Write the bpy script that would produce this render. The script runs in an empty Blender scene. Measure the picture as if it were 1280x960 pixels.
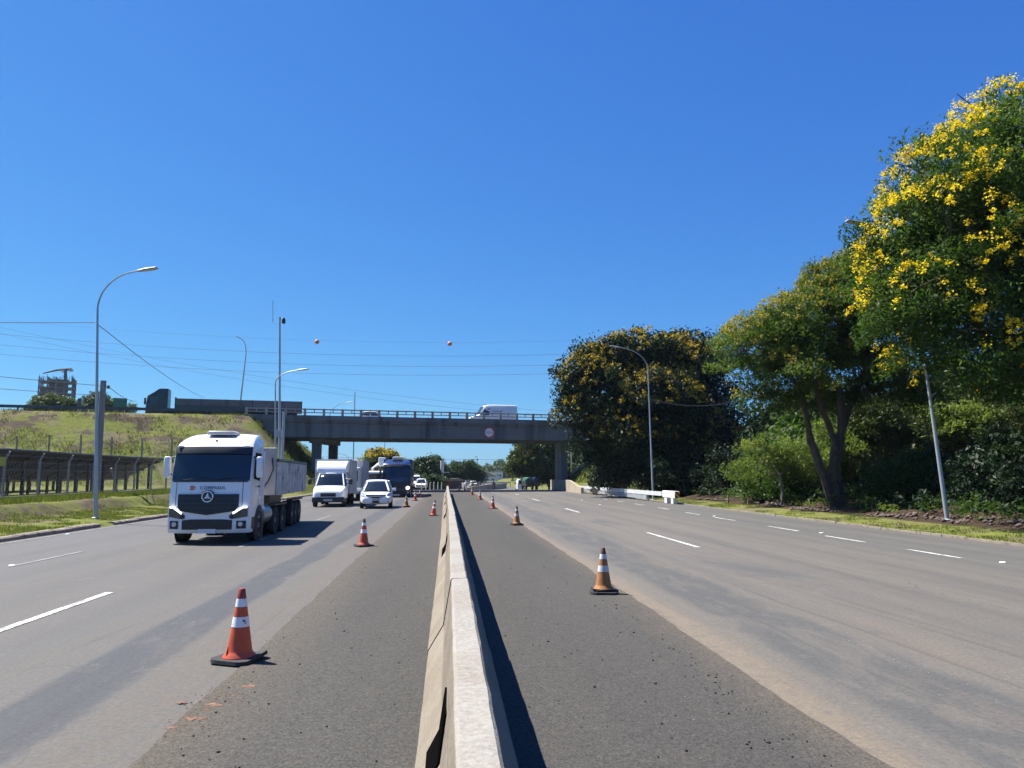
import bpy, bmesh, math, random
import numpy as np
from mathutils import Vector, Matrix, noise as mnoise
R = math.radians
scn = bpy.context.scene
COL = scn.collection

# ------------------------------------------------------------------ camera, sky, sun, exposure
cam_d = bpy.data.cameras.new('camera')
cam = bpy.data.objects.new('camera', cam_d); COL.objects.link(cam)
cam.location = (0, 0, 1.9)
cam.rotation_euler = (R(90 + 6.84), 0, R(-4.78))
cam_d.sensor_width = 36.0
cam_d.lens = 36.0 * 950 / 1280
cam_d.clip_start = 0.1; cam_d.clip_end = 6000
scn.camera = cam

SUN_EL, SUN_AZ = R(58), R(-62)          # azimuth from +Y, negative = to the left
world = bpy.data.worlds.new('World'); scn.world = world; world.use_nodes = True
wn = world.node_tree; wn.nodes.clear()
sky = wn.nodes.new('ShaderNodeTexSky'); sky.sky_type = 'NISHITA'; sky.sun_disc = False
sky.sun_elevation = SUN_EL; sky.sun_rotation = SUN_AZ
sky.altitude = 0; sky.air_density = 1.0; sky.dust_density = 0.3; sky.ozone_density = 6.0
EXPO = 1.25
# grade of the sky colour, channel by channel (the camera's saturated blue): (0.1 * sky) ** power * gain
sep = wn.nodes.new('ShaderNodeSeparateColor'); cmb = wn.nodes.new('ShaderNodeCombineColor')
wn.links.new(sky.outputs[0], sep.inputs[0])
for ch, (pw, gain) in enumerate(((1.09, .56), (.92, .91), (.50, 1.09))):
    m0, m1, m2 = (wn.nodes.new('ShaderNodeMath') for _ in range(3))
    for m_, op, val in ((m0, 'MULTIPLY', .1), (m1, 'POWER', pw), (m2, 'MULTIPLY', gain * 10 / 2 ** EXPO)):
        m_.operation = op; m_.inputs[1].default_value = val
    wn.links.new(sep.outputs[ch], m0.inputs[0]); wn.links.new(m0.outputs[0], m1.inputs[0]); wn.links.new(m1.outputs[0], m2.inputs[0]); wn.links.new(m2.outputs[0], cmb.inputs[ch])
bg = wn.nodes.new('ShaderNodeBackground'); bg.inputs['Strength'].default_value = 0.1
wo = wn.nodes.new('ShaderNodeOutputWorld')
wn.links.new(cmb.outputs[0], bg.inputs[0]); wn.links.new(bg.outputs[0], wo.inputs[0])
sd = bpy.data.lights.new('sun', 'SUN'); sd.energy = 5.0; sd.angle = R(0.5); sd.color = (1.0, 0.95, 0.87)
sun = bpy.data.objects.new('sun', sd); COL.objects.link(sun)
sv = Vector((math.cos(SUN_EL) * math.sin(SUN_AZ), math.cos(SUN_EL) * math.cos(SUN_AZ), math.sin(SUN_EL)))
sun.rotation_euler = sv.to_track_quat('Z', 'Y').to_euler(); sun.location = sv * 200
scn.view_settings.view_transform = 'Standard'; scn.view_settings.look = 'None'
scn.view_settings.exposure = EXPO; scn.view_settings.gamma = 1.0
scn.view_settings.use_curve_mapping = False

# ------------------------------------------------------------------ helpers
class MB:
    """collects faces for ONE mesh object"""
    def __init__(s): s.v = []; s.f = []; s.m = []; s.sm = []
    def add(s, vs, fs, mi=0, smooth=False):
        b = len(s.v); s.v += [tuple(v) for v in vs]
        for f in fs:
            s.f.append(tuple(i + b for i in f)); s.m.append(mi); s.sm.append(smooth)
        return s
    def box(s, c, d, rz=0.0, mi=0, rx=0.0, ry=0.0):
        x, y, z = d[0] / 2, d[1] / 2, d[2] / 2
        vs = [Vector(p) for p in ((-x,-y,-z),(x,-y,-z),(x,y,-z),(-x,y,-z),(-x,-y,z),(x,-y,z),(x,y,z),(-x,y,z))]
        M = Matrix.Rotation(rz, 3, 'Z') @ Matrix.Rotation(ry, 3, 'Y') @ Matrix.Rotation(rx, 3, 'X')
        vs = [M @ v + Vector(c) for v in vs]
        return s.add(vs, [(0,3,2,1),(4,5,6,7),(0,1,5,4),(1,2,6,5),(2,3,7,6),(3,0,4,7)], mi)
    def bbox(s, a, b, mi=0):
        return s.box([(a[i] + b[i]) / 2 for i in range(3)], [abs(b[i] - a[i]) for i in range(3)], mi=mi)
    def tube(s, pts, r, n=8, mi=0, cap=True):
        pts = [Vector(p) for p in pts]; k = len(pts)
        rs = r if isinstance(r, (list, tuple)) else [r] * k
        vs = []; u = None
        for i, p in enumerate(pts):
            t = (pts[min(i + 1, k - 1)] - pts[max(i - 1, 0)])
            t = t.normalized() if t.length > 1e-9 else Vector((0, 0, 1))
            if u is None:
                u = t.orthogonal().normalized()
            else:
                u = (u - t * u.dot(t)); u = u.normalized() if u.length > 1e-6 else t.orthogonal().normalized()
            w = t.cross(u)
            for j in range(n):
                a = 2 * math.pi * j / n
                vs.append(p + (u * math.cos(a) + w * math.sin(a)) * rs[i])
        fs = [(i*n + j, i*n + (j+1) % n, (i+1)*n + (j+1) % n, (i+1)*n + j) for i in range(k - 1) for j in range(n)]
        s.add(vs, fs, mi, True)
        if cap: s.add(vs[:n], [tuple(reversed(range(n)))], mi); s.add(vs[-n:], [tuple(range(n))], mi)
        return s
    def lathe(s, prof, n=20, c=(0,0,0), axis='Z', mi=0, cap=True):
        vs = []
        for r, z in prof:
            for j in range(n):
                a = 2 * math.pi * j / n; x, y = r * math.cos(a), r * math.sin(a)
                p = (x, y, z) if axis == 'Z' else ((z, x, y) if axis == 'X' else (y, z, x))
                vs.append((p[0] + c[0], p[1] + c[1], p[2] + c[2]))
        k = len(prof)
        s.add(vs, [(i*n + j, i*n + (j+1) % n, (i+1)*n + (j+1) % n, (i+1)*n + j) for i in range(k-1) for j in range(n)], mi, True)
        if cap: s.add(vs[:n], [tuple(reversed(range(n)))], mi); s.add(vs[-n:], [tuple(range(n))], mi)
        return s
    def loft(s, rings, mi=0, smooth=True, cap=True, closed=True):
        n = len(rings[0]); vs = [v for r in rings for v in r]; k = len(rings)
        m = n if closed else n - 1
        s.add(vs, [(i*n + j, i*n + (j+1) % n, (i+1)*n + (j+1) % n, (i+1)*n + j) for i in range(k-1) for j in range(m)], mi, smooth)
        if cap: s.add(rings[0], [tuple(reversed(range(n)))], mi); s.add(rings[-1], [tuple(range(n))], mi)
        return s
    def grid(s, fn, nu, nv, mi=0, smooth=True, flip=False):
        vs = [fn(i / nu, j / nv) for j in range(nv + 1) for i in range(nu + 1)]; w = nu + 1
        fs = [(j*w+i, j*w+i+1, (j+1)*w+i+1, (j+1)*w+i) for j in range(nv) for i in range(nu)]
        if flip: fs = [tuple(reversed(f)) for f in fs]
        return s.add(vs, fs, mi, smooth)
    def build(s, name, mats, parent=None, bevel=0.0, sharp=40, loc=None, rz=0.0, subsurf=0, fixn=True):
        me = bpy.data.meshes.new(name); me.from_pydata(s.v, [], s.f)
        mats = mats if isinstance(mats, (list, tuple)) else [mats]
        for m in mats: me.materials.append(m)
        me.polygons.foreach_set('material_index', s.m); me.polygons.foreach_set('use_smooth', s.sm)
        if fixn:
            bm = bmesh.new(); bm.from_mesh(me); bmesh.ops.remove_doubles(bm, verts=bm.verts, dist=1e-5)
            bmesh.ops.recalc_face_normals(bm, faces=bm.faces); bm.to_mesh(me); bm.free()
        me.update()
        if any(s.sm): me.set_sharp_from_angle(angle=R(sharp))
        o = bpy.data.objects.new(name, me); COL.objects.link(o)
        if parent: o.parent = parent
        if loc: o.location = loc
        o.rotation_euler.z = rz
        if bevel:
            b = o.modifiers.new('bevel', 'BEVEL'); b.width = bevel; b.segments = 2; b.limit_method = 'ANGLE'; b.angle_limit = R(50)
        if subsurf:
            u = o.modifiers.new('sub', 'SUBSURF'); u.levels = u.render_levels = subsurf
        return o

def tag(o, label, cat, group=None, kind=None):
    o['label'] = label; o['category'] = cat
    if group: o['group'] = group
    if kind: o['kind'] = kind
    return o
def thing(name, label, cat, loc=(0,0,0), rz=0.0, group=None):
    o = bpy.data.objects.new(name, None); COL.objects.link(o); o.empty_display_size = 0.2
    o.location = loc; o.rotation_euler.z = rz
    return tag(o, label, cat, group)
def structure(o): o['kind'] = 'structure'; return o
def stuff(o): o['kind'] = 'stuff'; return o
def dup(o, parent=None):
    kids = [c for c in o.children]
    c = o.copy(); COL.objects.link(c)
    if parent: c.parent = parent
    for k in kids: dup(k, c)
    return c
def np_mesh(name, verts, faces, mats, parent=None, rnd=None, smooth=False, loc=None):
    """verts (n,3) array, faces (m,4) or (m,3) array; rnd = one random number per face"""
    me = bpy.data.meshes.new(name); n, m, k = len(verts), len(faces), faces.shape[1]
    me.vertices.add(n); me.vertices.foreach_set('co', verts.astype(np.float32).ravel())
    me.loops.add(m * k); me.loops.foreach_set('vertex_index', faces.astype(np.int32).ravel())
    me.polygons.add(m); me.polygons.foreach_set('loop_start', np.arange(0, m * k, k, dtype=np.int32))
    me.update(calc_edges=True)
    for mt in (mats if isinstance(mats, (list, tuple)) else [mats]): me.materials.append(mt)
    if smooth: me.polygons.foreach_set('use_smooth', np.ones(m, dtype=bool))
    if rnd is not None:
        a = me.attributes.new('rnd', 'FLOAT', 'FACE'); a.data.foreach_set('value', rnd.astype(np.float32))
    o = bpy.data.objects.new(name, me); COL.objects.link(o)
    if parent: o.parent = parent
    if loc is not None: o.location = loc
    return o

def leaves(pts, r, size, ratio=.36, up=.5, droop=.25):
    """one bent quad-ish leaf spray (2 triangles folded) per point"""
    n = len(pts); s = size * r.uniform(.6, 1.35, n)
    nrm = r.normal(0, 1, (n, 3)); nrm[:, 2] = np.abs(nrm[:, 2]) + up; nrm /= np.linalg.norm(nrm, axis=1)[:, None]
    d = r.normal(0, 1, (n, 3)); d -= nrm * (d * nrm).sum(1)[:, None]; d[:, 2] -= droop; d /= np.linalg.norm(d, axis=1)[:, None]
    w = np.cross(nrm, d); w /= np.linalg.norm(w, axis=1)[:, None] + 1e-9
    L, Wd = (d * s[:, None]) * .5, (w * s[:, None] * ratio) * .5
    v = np.empty((n, 4, 3)); v[:, 0] = pts - L; v[:, 1] = pts + Wd + L * .1; v[:, 2] = pts + L - np.c_[np.zeros((n, 2)), s * .12]; v[:, 3] = pts - Wd + L * .1
    return v.reshape(-1, 3), np.arange(n * 4).reshape(-1, 4)
# ------------------------------------------------------------------ materials
class NT:
    def __init__(s, name):
        s.mat = bpy.data.materials.new(name); s.mat.use_nodes = True; s.t = s.mat.node_tree; s.t.nodes.clear()
        s.out = s.n('ShaderNodeOutputMaterial')
    def n(s, typ, props=None, **inp):
        nd = s.t.nodes.new(typ)
        for k, v in (props or {}).items(): setattr(nd, k, v)
        for k, v in inp.items():
            key = int(k[1:]) if k[0] == 'i' and k[1:].isdigit() else k.replace('_', ' ')
            s.set(nd, key, v)
        return nd
    def set(s, nd, key, v):
        if isinstance(v, bpy.types.NodeSocket): s.t.links.new(v, nd.inputs[key])
        elif isinstance(v, bpy.types.Node): s.t.links.new(v.outputs[0], nd.inputs[key])
        else:
            if isinstance(v, (tuple, list)) and len(v) == 3 and nd.inputs[key].type == 'RGBA': v = (*v, 1)
            nd.inputs[key].default_value = v
    def math(s, op, a, b=0.0, clamp=False): return s.n('ShaderNodeMath', {'operation': op, 'use_clamp': clamp}, i0=a, i1=b)
    def mix(s, f, a, b, bt='MIX'):
        nd = s.n('ShaderNodeMix', {'data_type': 'RGBA', 'blend_type': bt})
        s.set(nd, 0, f); s.set(nd, 6, a); s.set(nd, 7, b); return nd.outputs[2]
    def noise(s, scale, vec=None, detail=4, rough=.55, dist=0.0):
        nd = s.n('ShaderNodeTexNoise', Scale=scale, Detail=detail, Roughness=rough, Distortion=dist)
        if vec is not None: s.set(nd, 'Vector', vec)
        return nd.outputs[0]
    def ramp(s, f, stops):
        nd = s.n('ShaderNodeValToRGB', i0=f); e = nd.color_ramp.elements
        while len(e) < len(stops): e.new(0.5)
        for i, (p, c) in enumerate(stops):
            e[i].position = p; e[i].color = (*c, 1) if isinstance(c, tuple) else (c, c, c, 1)
        return nd.outputs[0]
    def sstep(s, x, lo, hi, a=0.0, b=1.0):
        nd = s.n('ShaderNodeMapRange', {'interpolation_type': 'SMOOTHSTEP'}); s.set(nd, 0, x)
        for i, v in enumerate((lo, hi, a, b)): s.set(nd, i + 1, v)
        return nd.outputs[0]
    def pos(s): return s.n('ShaderNodeNewGeometry').outputs['Position']
    def obj(s): return s.n('ShaderNodeTexCoord').outputs['Object']
    def scaled(s, vec, sc): return s.n('ShaderNodeMapping', Vector=vec, Scale=sc).outputs[0]
    def bump(s, h, strength=.3, dist=.02): return s.n('ShaderNodeBump', Height=h, Strength=strength, Distance=dist).outputs[0]
    def bsdf(s, col, rough=.6, metal=0.0, normal=None, spec=.5, coat=0.0, **kw):
        nd = s.n('ShaderNodeBsdfPrincipled', Base_Color=col, Roughness=rough, Metallic=metal, **kw)
        nd.inputs['Specular IOR Level'].default_value = spec; nd.inputs['Coat Weight'].default_value = coat
        if normal is not None: s.set(nd, 'Normal', normal)
        s.t.links.new(nd.outputs[0], s.out.inputs[0]); return nd

def simple(name, col, rough=.6, metal=0.0, var=.15, scale=3.0, bump=0.0, bscale=40.0, coat=0.0, spec=.5, dirt=None):
    t = NT(name); o = t.obj()
    nz = t.noise(scale, o, 5)
    c2 = tuple(max(0, v * (1 - var)) for v in col); c3 = tuple(min(1, v * (1 + var * .6)) for v in col)
    c = t.ramp(nz, [(.3, c2), (.7, c3)])
    if dirt: c = t.mix(t.sstep(t.noise(scale * .6, o, 6, .65), .5, .72), c, dirt)
    nm = t.bump(t.noise(bscale, o, 3), bump, .01) if bump else None
    t.bsdf(c, rough, metal, nm, spec, coat); return t.mat

def streaked(name, col, dirtcol, rough=.75, amount=.6, scale=2.0, sscale=3.0):
    """concrete: blotches, vertical run-off streaks, fine grain"""
    t = NT(name); o = t.obj()
    bl = t.noise(scale, o, 6, .6); st = t.noise(sscale, t.scaled(o, (1.6, 1.6, .12)), 5, .6)
    c = t.ramp(bl, [(.25, tuple(v * .8 for v in col)), (.75, tuple(min(1, v * 1.12) for v in col))])
    c = t.mix(t.math('MULTIPLY', t.sstep(st, .48, .72), amount), c, dirtcol)
    fine = t.noise(60, o, 3)
    c = t.mix(.12, c, t.ramp(fine, [(.3, .1), (.7, .9)]), 'OVERLAY')
    t.bsdf(c, rough, 0, t.bump(t.noise(35, o, 4), .25, .01), .3); return t.mat

def leaf_mat(name, c0, c1, c2, trans=.35, rough=.5):
    t = NT(name); r = t.n('ShaderNodeAttribute', {'attribute_name': 'rnd'}).outputs['Fac']
    c = t.ramp(r, [(0, c0), (.5, c1), (1, c2)])
    p = t.n('ShaderNodeBsdfPrincipled', Base_Color=c, Roughness=rough); p.inputs['Specular IOR Level'].default_value = .15
    tr = t.n('ShaderNodeBsdfTranslucent', Color=t.mix(1.0, c, (1.15, 1.25, .55), 'MULTIPLY'))
    mx = t.n('ShaderNodeMixShader', i0=trans, i1=p, i2=tr)
    t.t.links.new(mx.outputs[0], t.out.inputs[0]); return t.mat

M = {}
M['white_paint'] = simple('white_paint', (.78, .79, .80), .32, 0, .06, 1.2, coat=.4)
M['white_dusty'] = simple('white_dusty', (.70, .70, .68), .5, 0, .12, 2.0, coat=.1)
M['mid_grey'] = simple('mid_grey', (.40, .40, .41), .55, 0, .1, 2)  # even grey for box bodies, plates and roof hatches
M['blue_paint'] = simple('blue_paint', (.006, .02, .09), .28, 0, .1, 1.5, coat=.6)
M['dark_paint'] = simple('dark_paint', (.03, .035, .045), .4, 0, .1, 2, coat=.2)
M['grey_truck'] = simple('grey_truck', (.055, .055, .058), .6, 0, .2, 2)
M['black_plastic'] = simple('black_plastic', (.018, .019, .022), .5, 0, .2, 5)
M['rubber'] = simple('rubber', (.022, .022, .023), .8, 0, .25, 8, bump=.3)
M['glass'] = simple('glass', (.012, .017, .024), .06, 0, .05, 1, spec=.8)
M['chrome'] = simple('chrome', (.75, .76, .78), .2, 1, .05, 3)
M['alloy'] = simple('alloy', (.45, .46, .47), .4, .8, .15, 4)
M['galv'] = simple('galv', (.38, .41, .44), .5, .45, .12, 1.5)
M['galv_dull'] = simple('galv_dull', (.36, .38, .40), .55, .4, .15, 2)
M['frame_dark'] = simple('frame_dark', (.05, .045, .045), .6, .2, .2, 2)
M['wire'] = simple('wire', (.05, .055, .065), .6, 0, .1, 2)
M['red_paint'] = simple('red_paint', (.45, .05, .04), .5, 0, .2, 3)
M['green_paint'] = simple('green_paint', (.012, .075, .05), .5, 0, .15, 3)
M['sign_green'] = simple('sign_green', (.02, .13, .09), .5, 0, .1, 3)
M['trailer_tan'] = simple('trailer_tan', (.46, .43, .40), .6, 0, .15, 1.5, dirt=(.26, .22, .20))
M['board_grey'] = simple('board_grey', (.13, .118, .125), .7, 0, .3, 1.2)
M['trailer_rib'] = simple('trailer_rib', (.62, .57, .54), .65, 0, .3, 2, dirt=(.17, .14, .13))
M['rail_white'] = simple('rail_white', (.56, .58, .59), .5, .1, .15, 2)
M['trailer_side'] = simple('trailer_side', (.13, .12, .115), .7, 0, .3, 2, dirt=(.12, .10, .09))  # darker than the ribs: shade of the gaps put into the side colour
M['lamp_dark'] = simple('lamp_dark', (.10, .105, .11), .15, .2, .5, 9)
M['lens'] = simple('lens', (.55, .57, .6), .12, .3, .2, 14)
M['amber'] = simple('amber', (.6, .2, .02), .3, 0, .1, 5)
M['concrete'] = streaked('concrete', (.33, .31, .27), (.13, .12, .11))
M['bridge_concrete'] = streaked('bridge_concrete', (.15, .156, .162), (.055, .058, .064), .85, .85, .35, .5)
M['wall_concrete'] = streaked('wall_concrete', (.34, .29, .22), (.15, .12, .09), .85, .5, .8)
M['post_concrete'] = streaked('post_concrete', (.25, .24, .23), (.11, .105, .10), .85, .4, 2)
M['kerb_stone'] = streaked('kerb_stone', (.24, .205, .165), (.10, .075, .06), .9, .8, 1.4)
M['wood'] = simple('wood', (.18, .13, .09), .8, 0, .3, 5)
M['bark'] = simple('bark', (.07, .054, .04), .9, 0, .4, 4, bump=.8, bscale=14)
M['bark_pale'] = simple('bark_pale', (.20, .17, .14), .9, 0, .4, 5, bump=.6, bscale=14)

# leaf colours
M['leaf_fern'] = leaf_mat('leaf_fern', (.022, .050, .013), (.046, .088, .020), (.10, .14, .03), .48)
M['leaf_umbrella'] = leaf_mat('leaf_umbrella', (.034, .064, .014), (.066, .112, .024), (.125, .165, .04), .5)
M['blossom_olive'] = leaf_mat('blossom_olive', (.13, .13, .025), (.24, .21, .035), (.42, .34, .05), .4, .6)
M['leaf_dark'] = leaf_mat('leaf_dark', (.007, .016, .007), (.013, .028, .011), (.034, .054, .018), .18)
M['leaf_bright'] = leaf_mat('leaf_bright', (.06, .095, .025), (.12, .165, .035), (.21, .24, .06), .5)
M['leaf_olive'] = leaf_mat('leaf_olive', (.045, .07, .02), (.075, .10, .03), (.12, .13, .045), .3)
M['leaf_far'] = leaf_mat('leaf_far', (.03, .055, .022), (.045, .075, .028), (.07, .10, .04), .25)
M['blossom'] = leaf_mat('blossom', (.58, .40, .012), (.74, .55, .02), (.80, .64, .06), .4, .6)
M['blossom_dull'] = leaf_mat('blossom_dull', (.20, .16, .03), (.42, .30, .035), (.62, .46, .05), .35, .6)
M['grass_blade'] = leaf_mat('grass_blade', (.065, .095, .02), (.11, .145, .03), (.19, .18, .06), .4)
M['grass_dry'] = leaf_mat('grass_dry', (.09, .085, .04), (.10, .11, .03), (.20, .16, .08), .3)
# ------------------------------------------------------------------ terrain
def sm(a, b, x):
    t = min(1.0, max(0.0, (x - a) / (b - a))); return t * t * (3 - 2 * t)
def lerp_tab(tab, x):
    if x <= tab[0][0]: return tab[0][1]
    for (a, u), (b, w) in zip(tab, tab[1:]):
        if x <= b: return u + (w - u) * (x - a) / (b - a)
    return tab[-1][1]
YN = lambda x: 89.0 + 0.20 * (x + 4.5)            # near edge of the overpass
HT = 8.35
def dip(y): return -0.95 * sm(94, 150, y)
def nz(x, y, s, seed=0.0): return mnoise.noise((x / s, y / s, seed))
LEFT_TAB = [(-40, .85), (-17.3, .80), (-16.55, .74), (-15.9, .30), (-14, .16), (-12.95, .115), (-12.7, -.06)]
def ground_z(x, y):
    if x < -12.68:
        b = lerp_tab(LEFT_TAB, x - .35 * nz(x * .3, y, 2.3, 3.1))
        b *= 1 - sm(78, 96, y) * .7
        b += .05 * nz(x, y, .8) * sm(-12.9, -14, x)
        b += dip(y)
    elif x > 15.35:
        b = .03 + .10 * sm(15.4, 17.2, x) + .35 * sm(18, 20, x) * (.5 + nz(x, y, 1.3, 7.7)) + 1.2 * sm(21, 40, x) + .04 * nz(x, y, .7)
        b += dip(y)
    else:
        b = -.06 + dip(y)
    v = (y - YN(x)) * .98
    if v < -1.5: side = HT - (-1.5 - v) / 1.55
    elif v > 12.8: side = HT - (v - 12.8) / 1.55
    else: side = HT - .33 * sm(-1.0, -.3, v) * sm(12.3, 11.6, v) if -1 < v < 12.3 else HT
    if x < 0: end = (-13.2 - x) * .98
    else:
        x0 = 14.9 + max(0, v - 5) * .55; end = (x - x0) * .9 + .9 if x > x0 else -9
    e = min(side, end, HT)
    if e > -1 and (x < -13 or x > 14.85):
        e += (.25 * nz(x, y, 4.0, 1.0) + .14 * nz(x, y, 1.3, 2.0)) * sm(HT, HT - .8, e)
        b = max(b, e)
    return b
def axis(parts):
    out = []
    for a, b, st in parts:
        n = max(1, round((b - a) / st)); out += [a + (b - a) * i / n for i in range(n)]
    return out + [parts[-1][1]]
gx = axis([(-3000, -400, 200), (-400, -120, 20), (-120, -60, 3), (-60, -20, .8), (-20, -12.4, .2), (-12.4, 13.6, 4), (13.6, 20, .2), (20, 60, .9), (60, 120, 5), (120, 400, 30), (400, 3000, 200)])
gy = axis([(-60, 8, 6), (8, 20, 1.0), (20, 62, .5), (62, 112, .7), (112, 160, 4), (160, 400, 20), (400, 5000, 300)])
gv = np.array([(x, y, ground_z(x, y)) for y in gy for x in gx])
W = len(gx); ii = np.arange((len(gy) - 1) * (W - 1)); jy, ix = ii // (W - 1), ii % (W - 1)
gf = np.stack([jy * W + ix, jy * W + ix + 1, (jy + 1) * W + ix + 1, (jy + 1) * W + ix], 1)

t = NT('ground_soil'); p = t.pos(); sx = t.n('ShaderNodeSeparateXYZ', i0=p)
g1 = t.noise(.35, p, 6, .6); g2 = t.noise(2.2, p, 5, .65); g3 = t.noise(14, p, 4)
grass = t.ramp(g2, [(.25, (.07, .082, .018)), (.5, (.118, .134, .028)), (.75, (.165, .165, .042))])
dry = t.ramp(g2, [(.3, (.11, .092, .055)), (.7, (.16, .14, .075))])
c = t.mix(t.sstep(g1, .47, .62), grass, dry)
soil = t.ramp(g3, [(.3, (.045, .034, .027)), (.7, (.105, .078, .06))])
xd = t.math('ADD', sx.outputs[0], t.math('MULTIPLY', t.math('SUBTRACT', g2, .5), 1.0))
bank = t.math('MULTIPLY', t.sstep(xd, -17.0, -16.7), t.sstep(xd, -15.75, -15.5, 1, 0))
bank = t.math('MULTIPLY', t.math('MULTIPLY', bank, t.sstep(g2, .36, .55)), t.sstep(t.noise(.22, p, 3), .38, .56))
c = t.mix(bank, c, soil)
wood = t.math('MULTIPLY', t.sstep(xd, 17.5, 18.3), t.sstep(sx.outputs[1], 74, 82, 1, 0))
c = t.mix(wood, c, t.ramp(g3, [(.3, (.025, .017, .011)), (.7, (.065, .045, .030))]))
# eroded bare patches on the embankment
er = t.math('MULTIPLY', t.sstep(t.noise(.28, t.scaled(p, (1, 1, 2.2)), 5, .62), .55, .63), t.sstep(sx.outputs[2], 3.4, 4.6))
c = t.mix(er, c, t.ramp(g3, [(.3, (.045, .034, .028)), (.7, (.11, .085, .062))]))
c = t.mix(.35, c, t.ramp(t.noise(40, p, 3), [(.3, .15), (.7, .85)]), 'OVERLAY')
t.bsdf(c, .95, 0, t.bump(t.math('ADD', g3, t.math('MULTIPLY', g2, 2.0)), .6, .08), .1)
M['ground'] = t.mat
ground = structure(np_mesh('ground', gv, gf, M['ground'], smooth=True))

# ------------------------------------------------------------------ roads
def band(t, x, c, w, soft=.25):
    d = t.math('ABSOLUTE', t.math('SUBTRACT', x, c)); return t.sstep(d, w - soft, w + soft, 1, 0)
def road_mat(name, side):
    t = NT(name); p = t.pos(); s = t.n('ShaderNodeSeparateXYZ', i0=p)
    streak = t.noise(1.5, t.scaled(p, (1, .035, 1)), 6, .62); streak2 = t.noise(5, t.scaled(t.n('ShaderNodeVectorMath', {'operation': 'ADD'}, i0=p, i1=t.scaled(t.n('ShaderNodeTexNoise', Scale=.07, Vector=p).outputs['Color'], (2.5, 0, 0))).outputs[0], (1, .012, 1)), 5, .7)
    patch = t.noise(.45, t.scaled(p, (1, .22, 1)), 6, .65, .4); mid = t.noise(5, p, 5, .6)
    x = t.math('ADD', s.outputs[0], t.math('ADD', t.math('MULTIPLY', t.math('SUBTRACT', patch, .5), .9), t.math('MULTIPLY', t.math('SUBTRACT', mid, .5), .25)))
    xs = t.math('ADD', s.outputs[0], t.math('ADD', t.math('MULTIPLY', t.math('SUBTRACT', t.noise(.12, p, 2), .5), .8), t.math('MULTIPLY', t.math('SUBTRACT', mid, .5), .10)))
    if side == 'L':
        c = t.ramp(streak, [(.28, (0.0704, 0.0680, 0.0642)), (.5, (0.0840, 0.0790, 0.0725)), (.74, (0.0951, 0.0876, 0.0785))])
        c = t.mix(t.math('MULTIPLY', band(t, x, -10.6, 2.2, 1.0), .75), c, t.ramp(streak, [(.3, (0.0704, 0.0704, 0.0718)), (.7, (0.0880, 0.0868, 0.0868))]))
        c = t.mix(t.math('MULTIPLY', band(t, xs, -3.3, .36, .07), t.sstep(t.noise(2.0, t.scaled(p, (1, .3, 1)), 7, .75), .30, .52, .35, .95)), c, (.046, .0485, .054))
        c = t.mix(t.math('MULTIPLY', band(t, x, -2.3, .45, .3), t.sstep(mid, .35, .6, .2, .7)), c, (0.0944, 0.0805, 0.0642))
        for cx in (-4.7, -6.6, -8.2, -10.2): c = t.mix(t.math('MULTIPLY', band(t, x, cx, .28, .25), .35), c, (0.0624, 0.0602, 0.0574))
    else:
        c = t.ramp(streak, [(.26, (0.0842, 0.0776, 0.0692)), (.5, (0.1040, 0.0941, 0.0810)), (.76, (0.1178, 0.1038, 0.0874))])
        # polished blue-grey patches where the old surface is exposed
        f = t.math('MULTIPLY', band(t, x, 4.15, .6, .18), t.sstep(t.noise(1.3, t.scaled(p, (1, .35, 1)), 8, .75, .5), .36, .56, .1, .95))
        c = t.mix(f, c, (0.0653, 0.0650, 0.0628))
        f = t.math('MULTIPLY', band(t, x, 6.2, .6, .5), t.sstep(t.noise(.5, t.scaled(p, (1, .3, 1)), 5, .7, .6), .5, .62, 0, .8))
        c = t.mix(f, c, (0.0693, 0.0679, 0.0646))
        f = t.math('MULTIPLY', band(t, x, 5.2, .9, .6), t.sstep(t.noise(1.6, t.scaled(p, (1, .25, 1)), 6, .7), .5, .68, 0, .5))
        c = t.mix(f, c, (0.1237, 0.0999, 0.0774))
        c = t.mix(t.sstep(x, 9.8, 11.6, 0, .85), c, t.ramp(streak, [(.3, (0.0693, 0.0679, 0.0628)), (.7, (0.0970, 0.0921, 0.0810))]))
        for cx in (7.6, 9.3): c = t.mix(t.math('MULTIPLY', band(t, x, cx, .22, .2), .45), c, (0.0742, 0.0689, 0.0619))
        d = t.math('MULTIPLY', band(t, x, 2.98, .20, .16), t.sstep(mid, .3, .55, .35, .95))
        c = t.mix(d, c, (0.1485, 0.1212, 0.0892))
    c = t.mix(t.math('MULTIPLY', t.sstep(streak2, .56, .68), .5), c, (0.0554, 0.0534, 0.0482))
    grit = t.noise(85, p, 3, .7); grit2 = t.n('ShaderNodeTexVoronoi', Scale=70.0, Vector=p)
    c = t.mix(.28, c, t.ramp(grit, [(.3, .12), (.7, .88)]), 'OVERLAY')
    c = t.mix(t.math('MULTIPLY', t.sstep(grit2.outputs['Distance'], .0, .28, 1, 0), .22), c, (0.2079, 0.1892, 0.1638))
    blot = t.noise(2.6, t.scaled(p, (1, .45, 1)), 8, .75)
    c = t.mix(t.math('MULTIPLY', t.sstep(blot, .54, .66), .35), c, (.066, .063, .06)); c = t.mix(t.math('MULTIPLY', t.sstep(blot, .44, .34), .3), c, (.14, .129, .117))
    med = t.noise(22, p, 5, .75); c = t.mix(.35, c, t.ramp(med, [(.34, .22), (.66, .78)]), 'OVERLAY')
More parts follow.
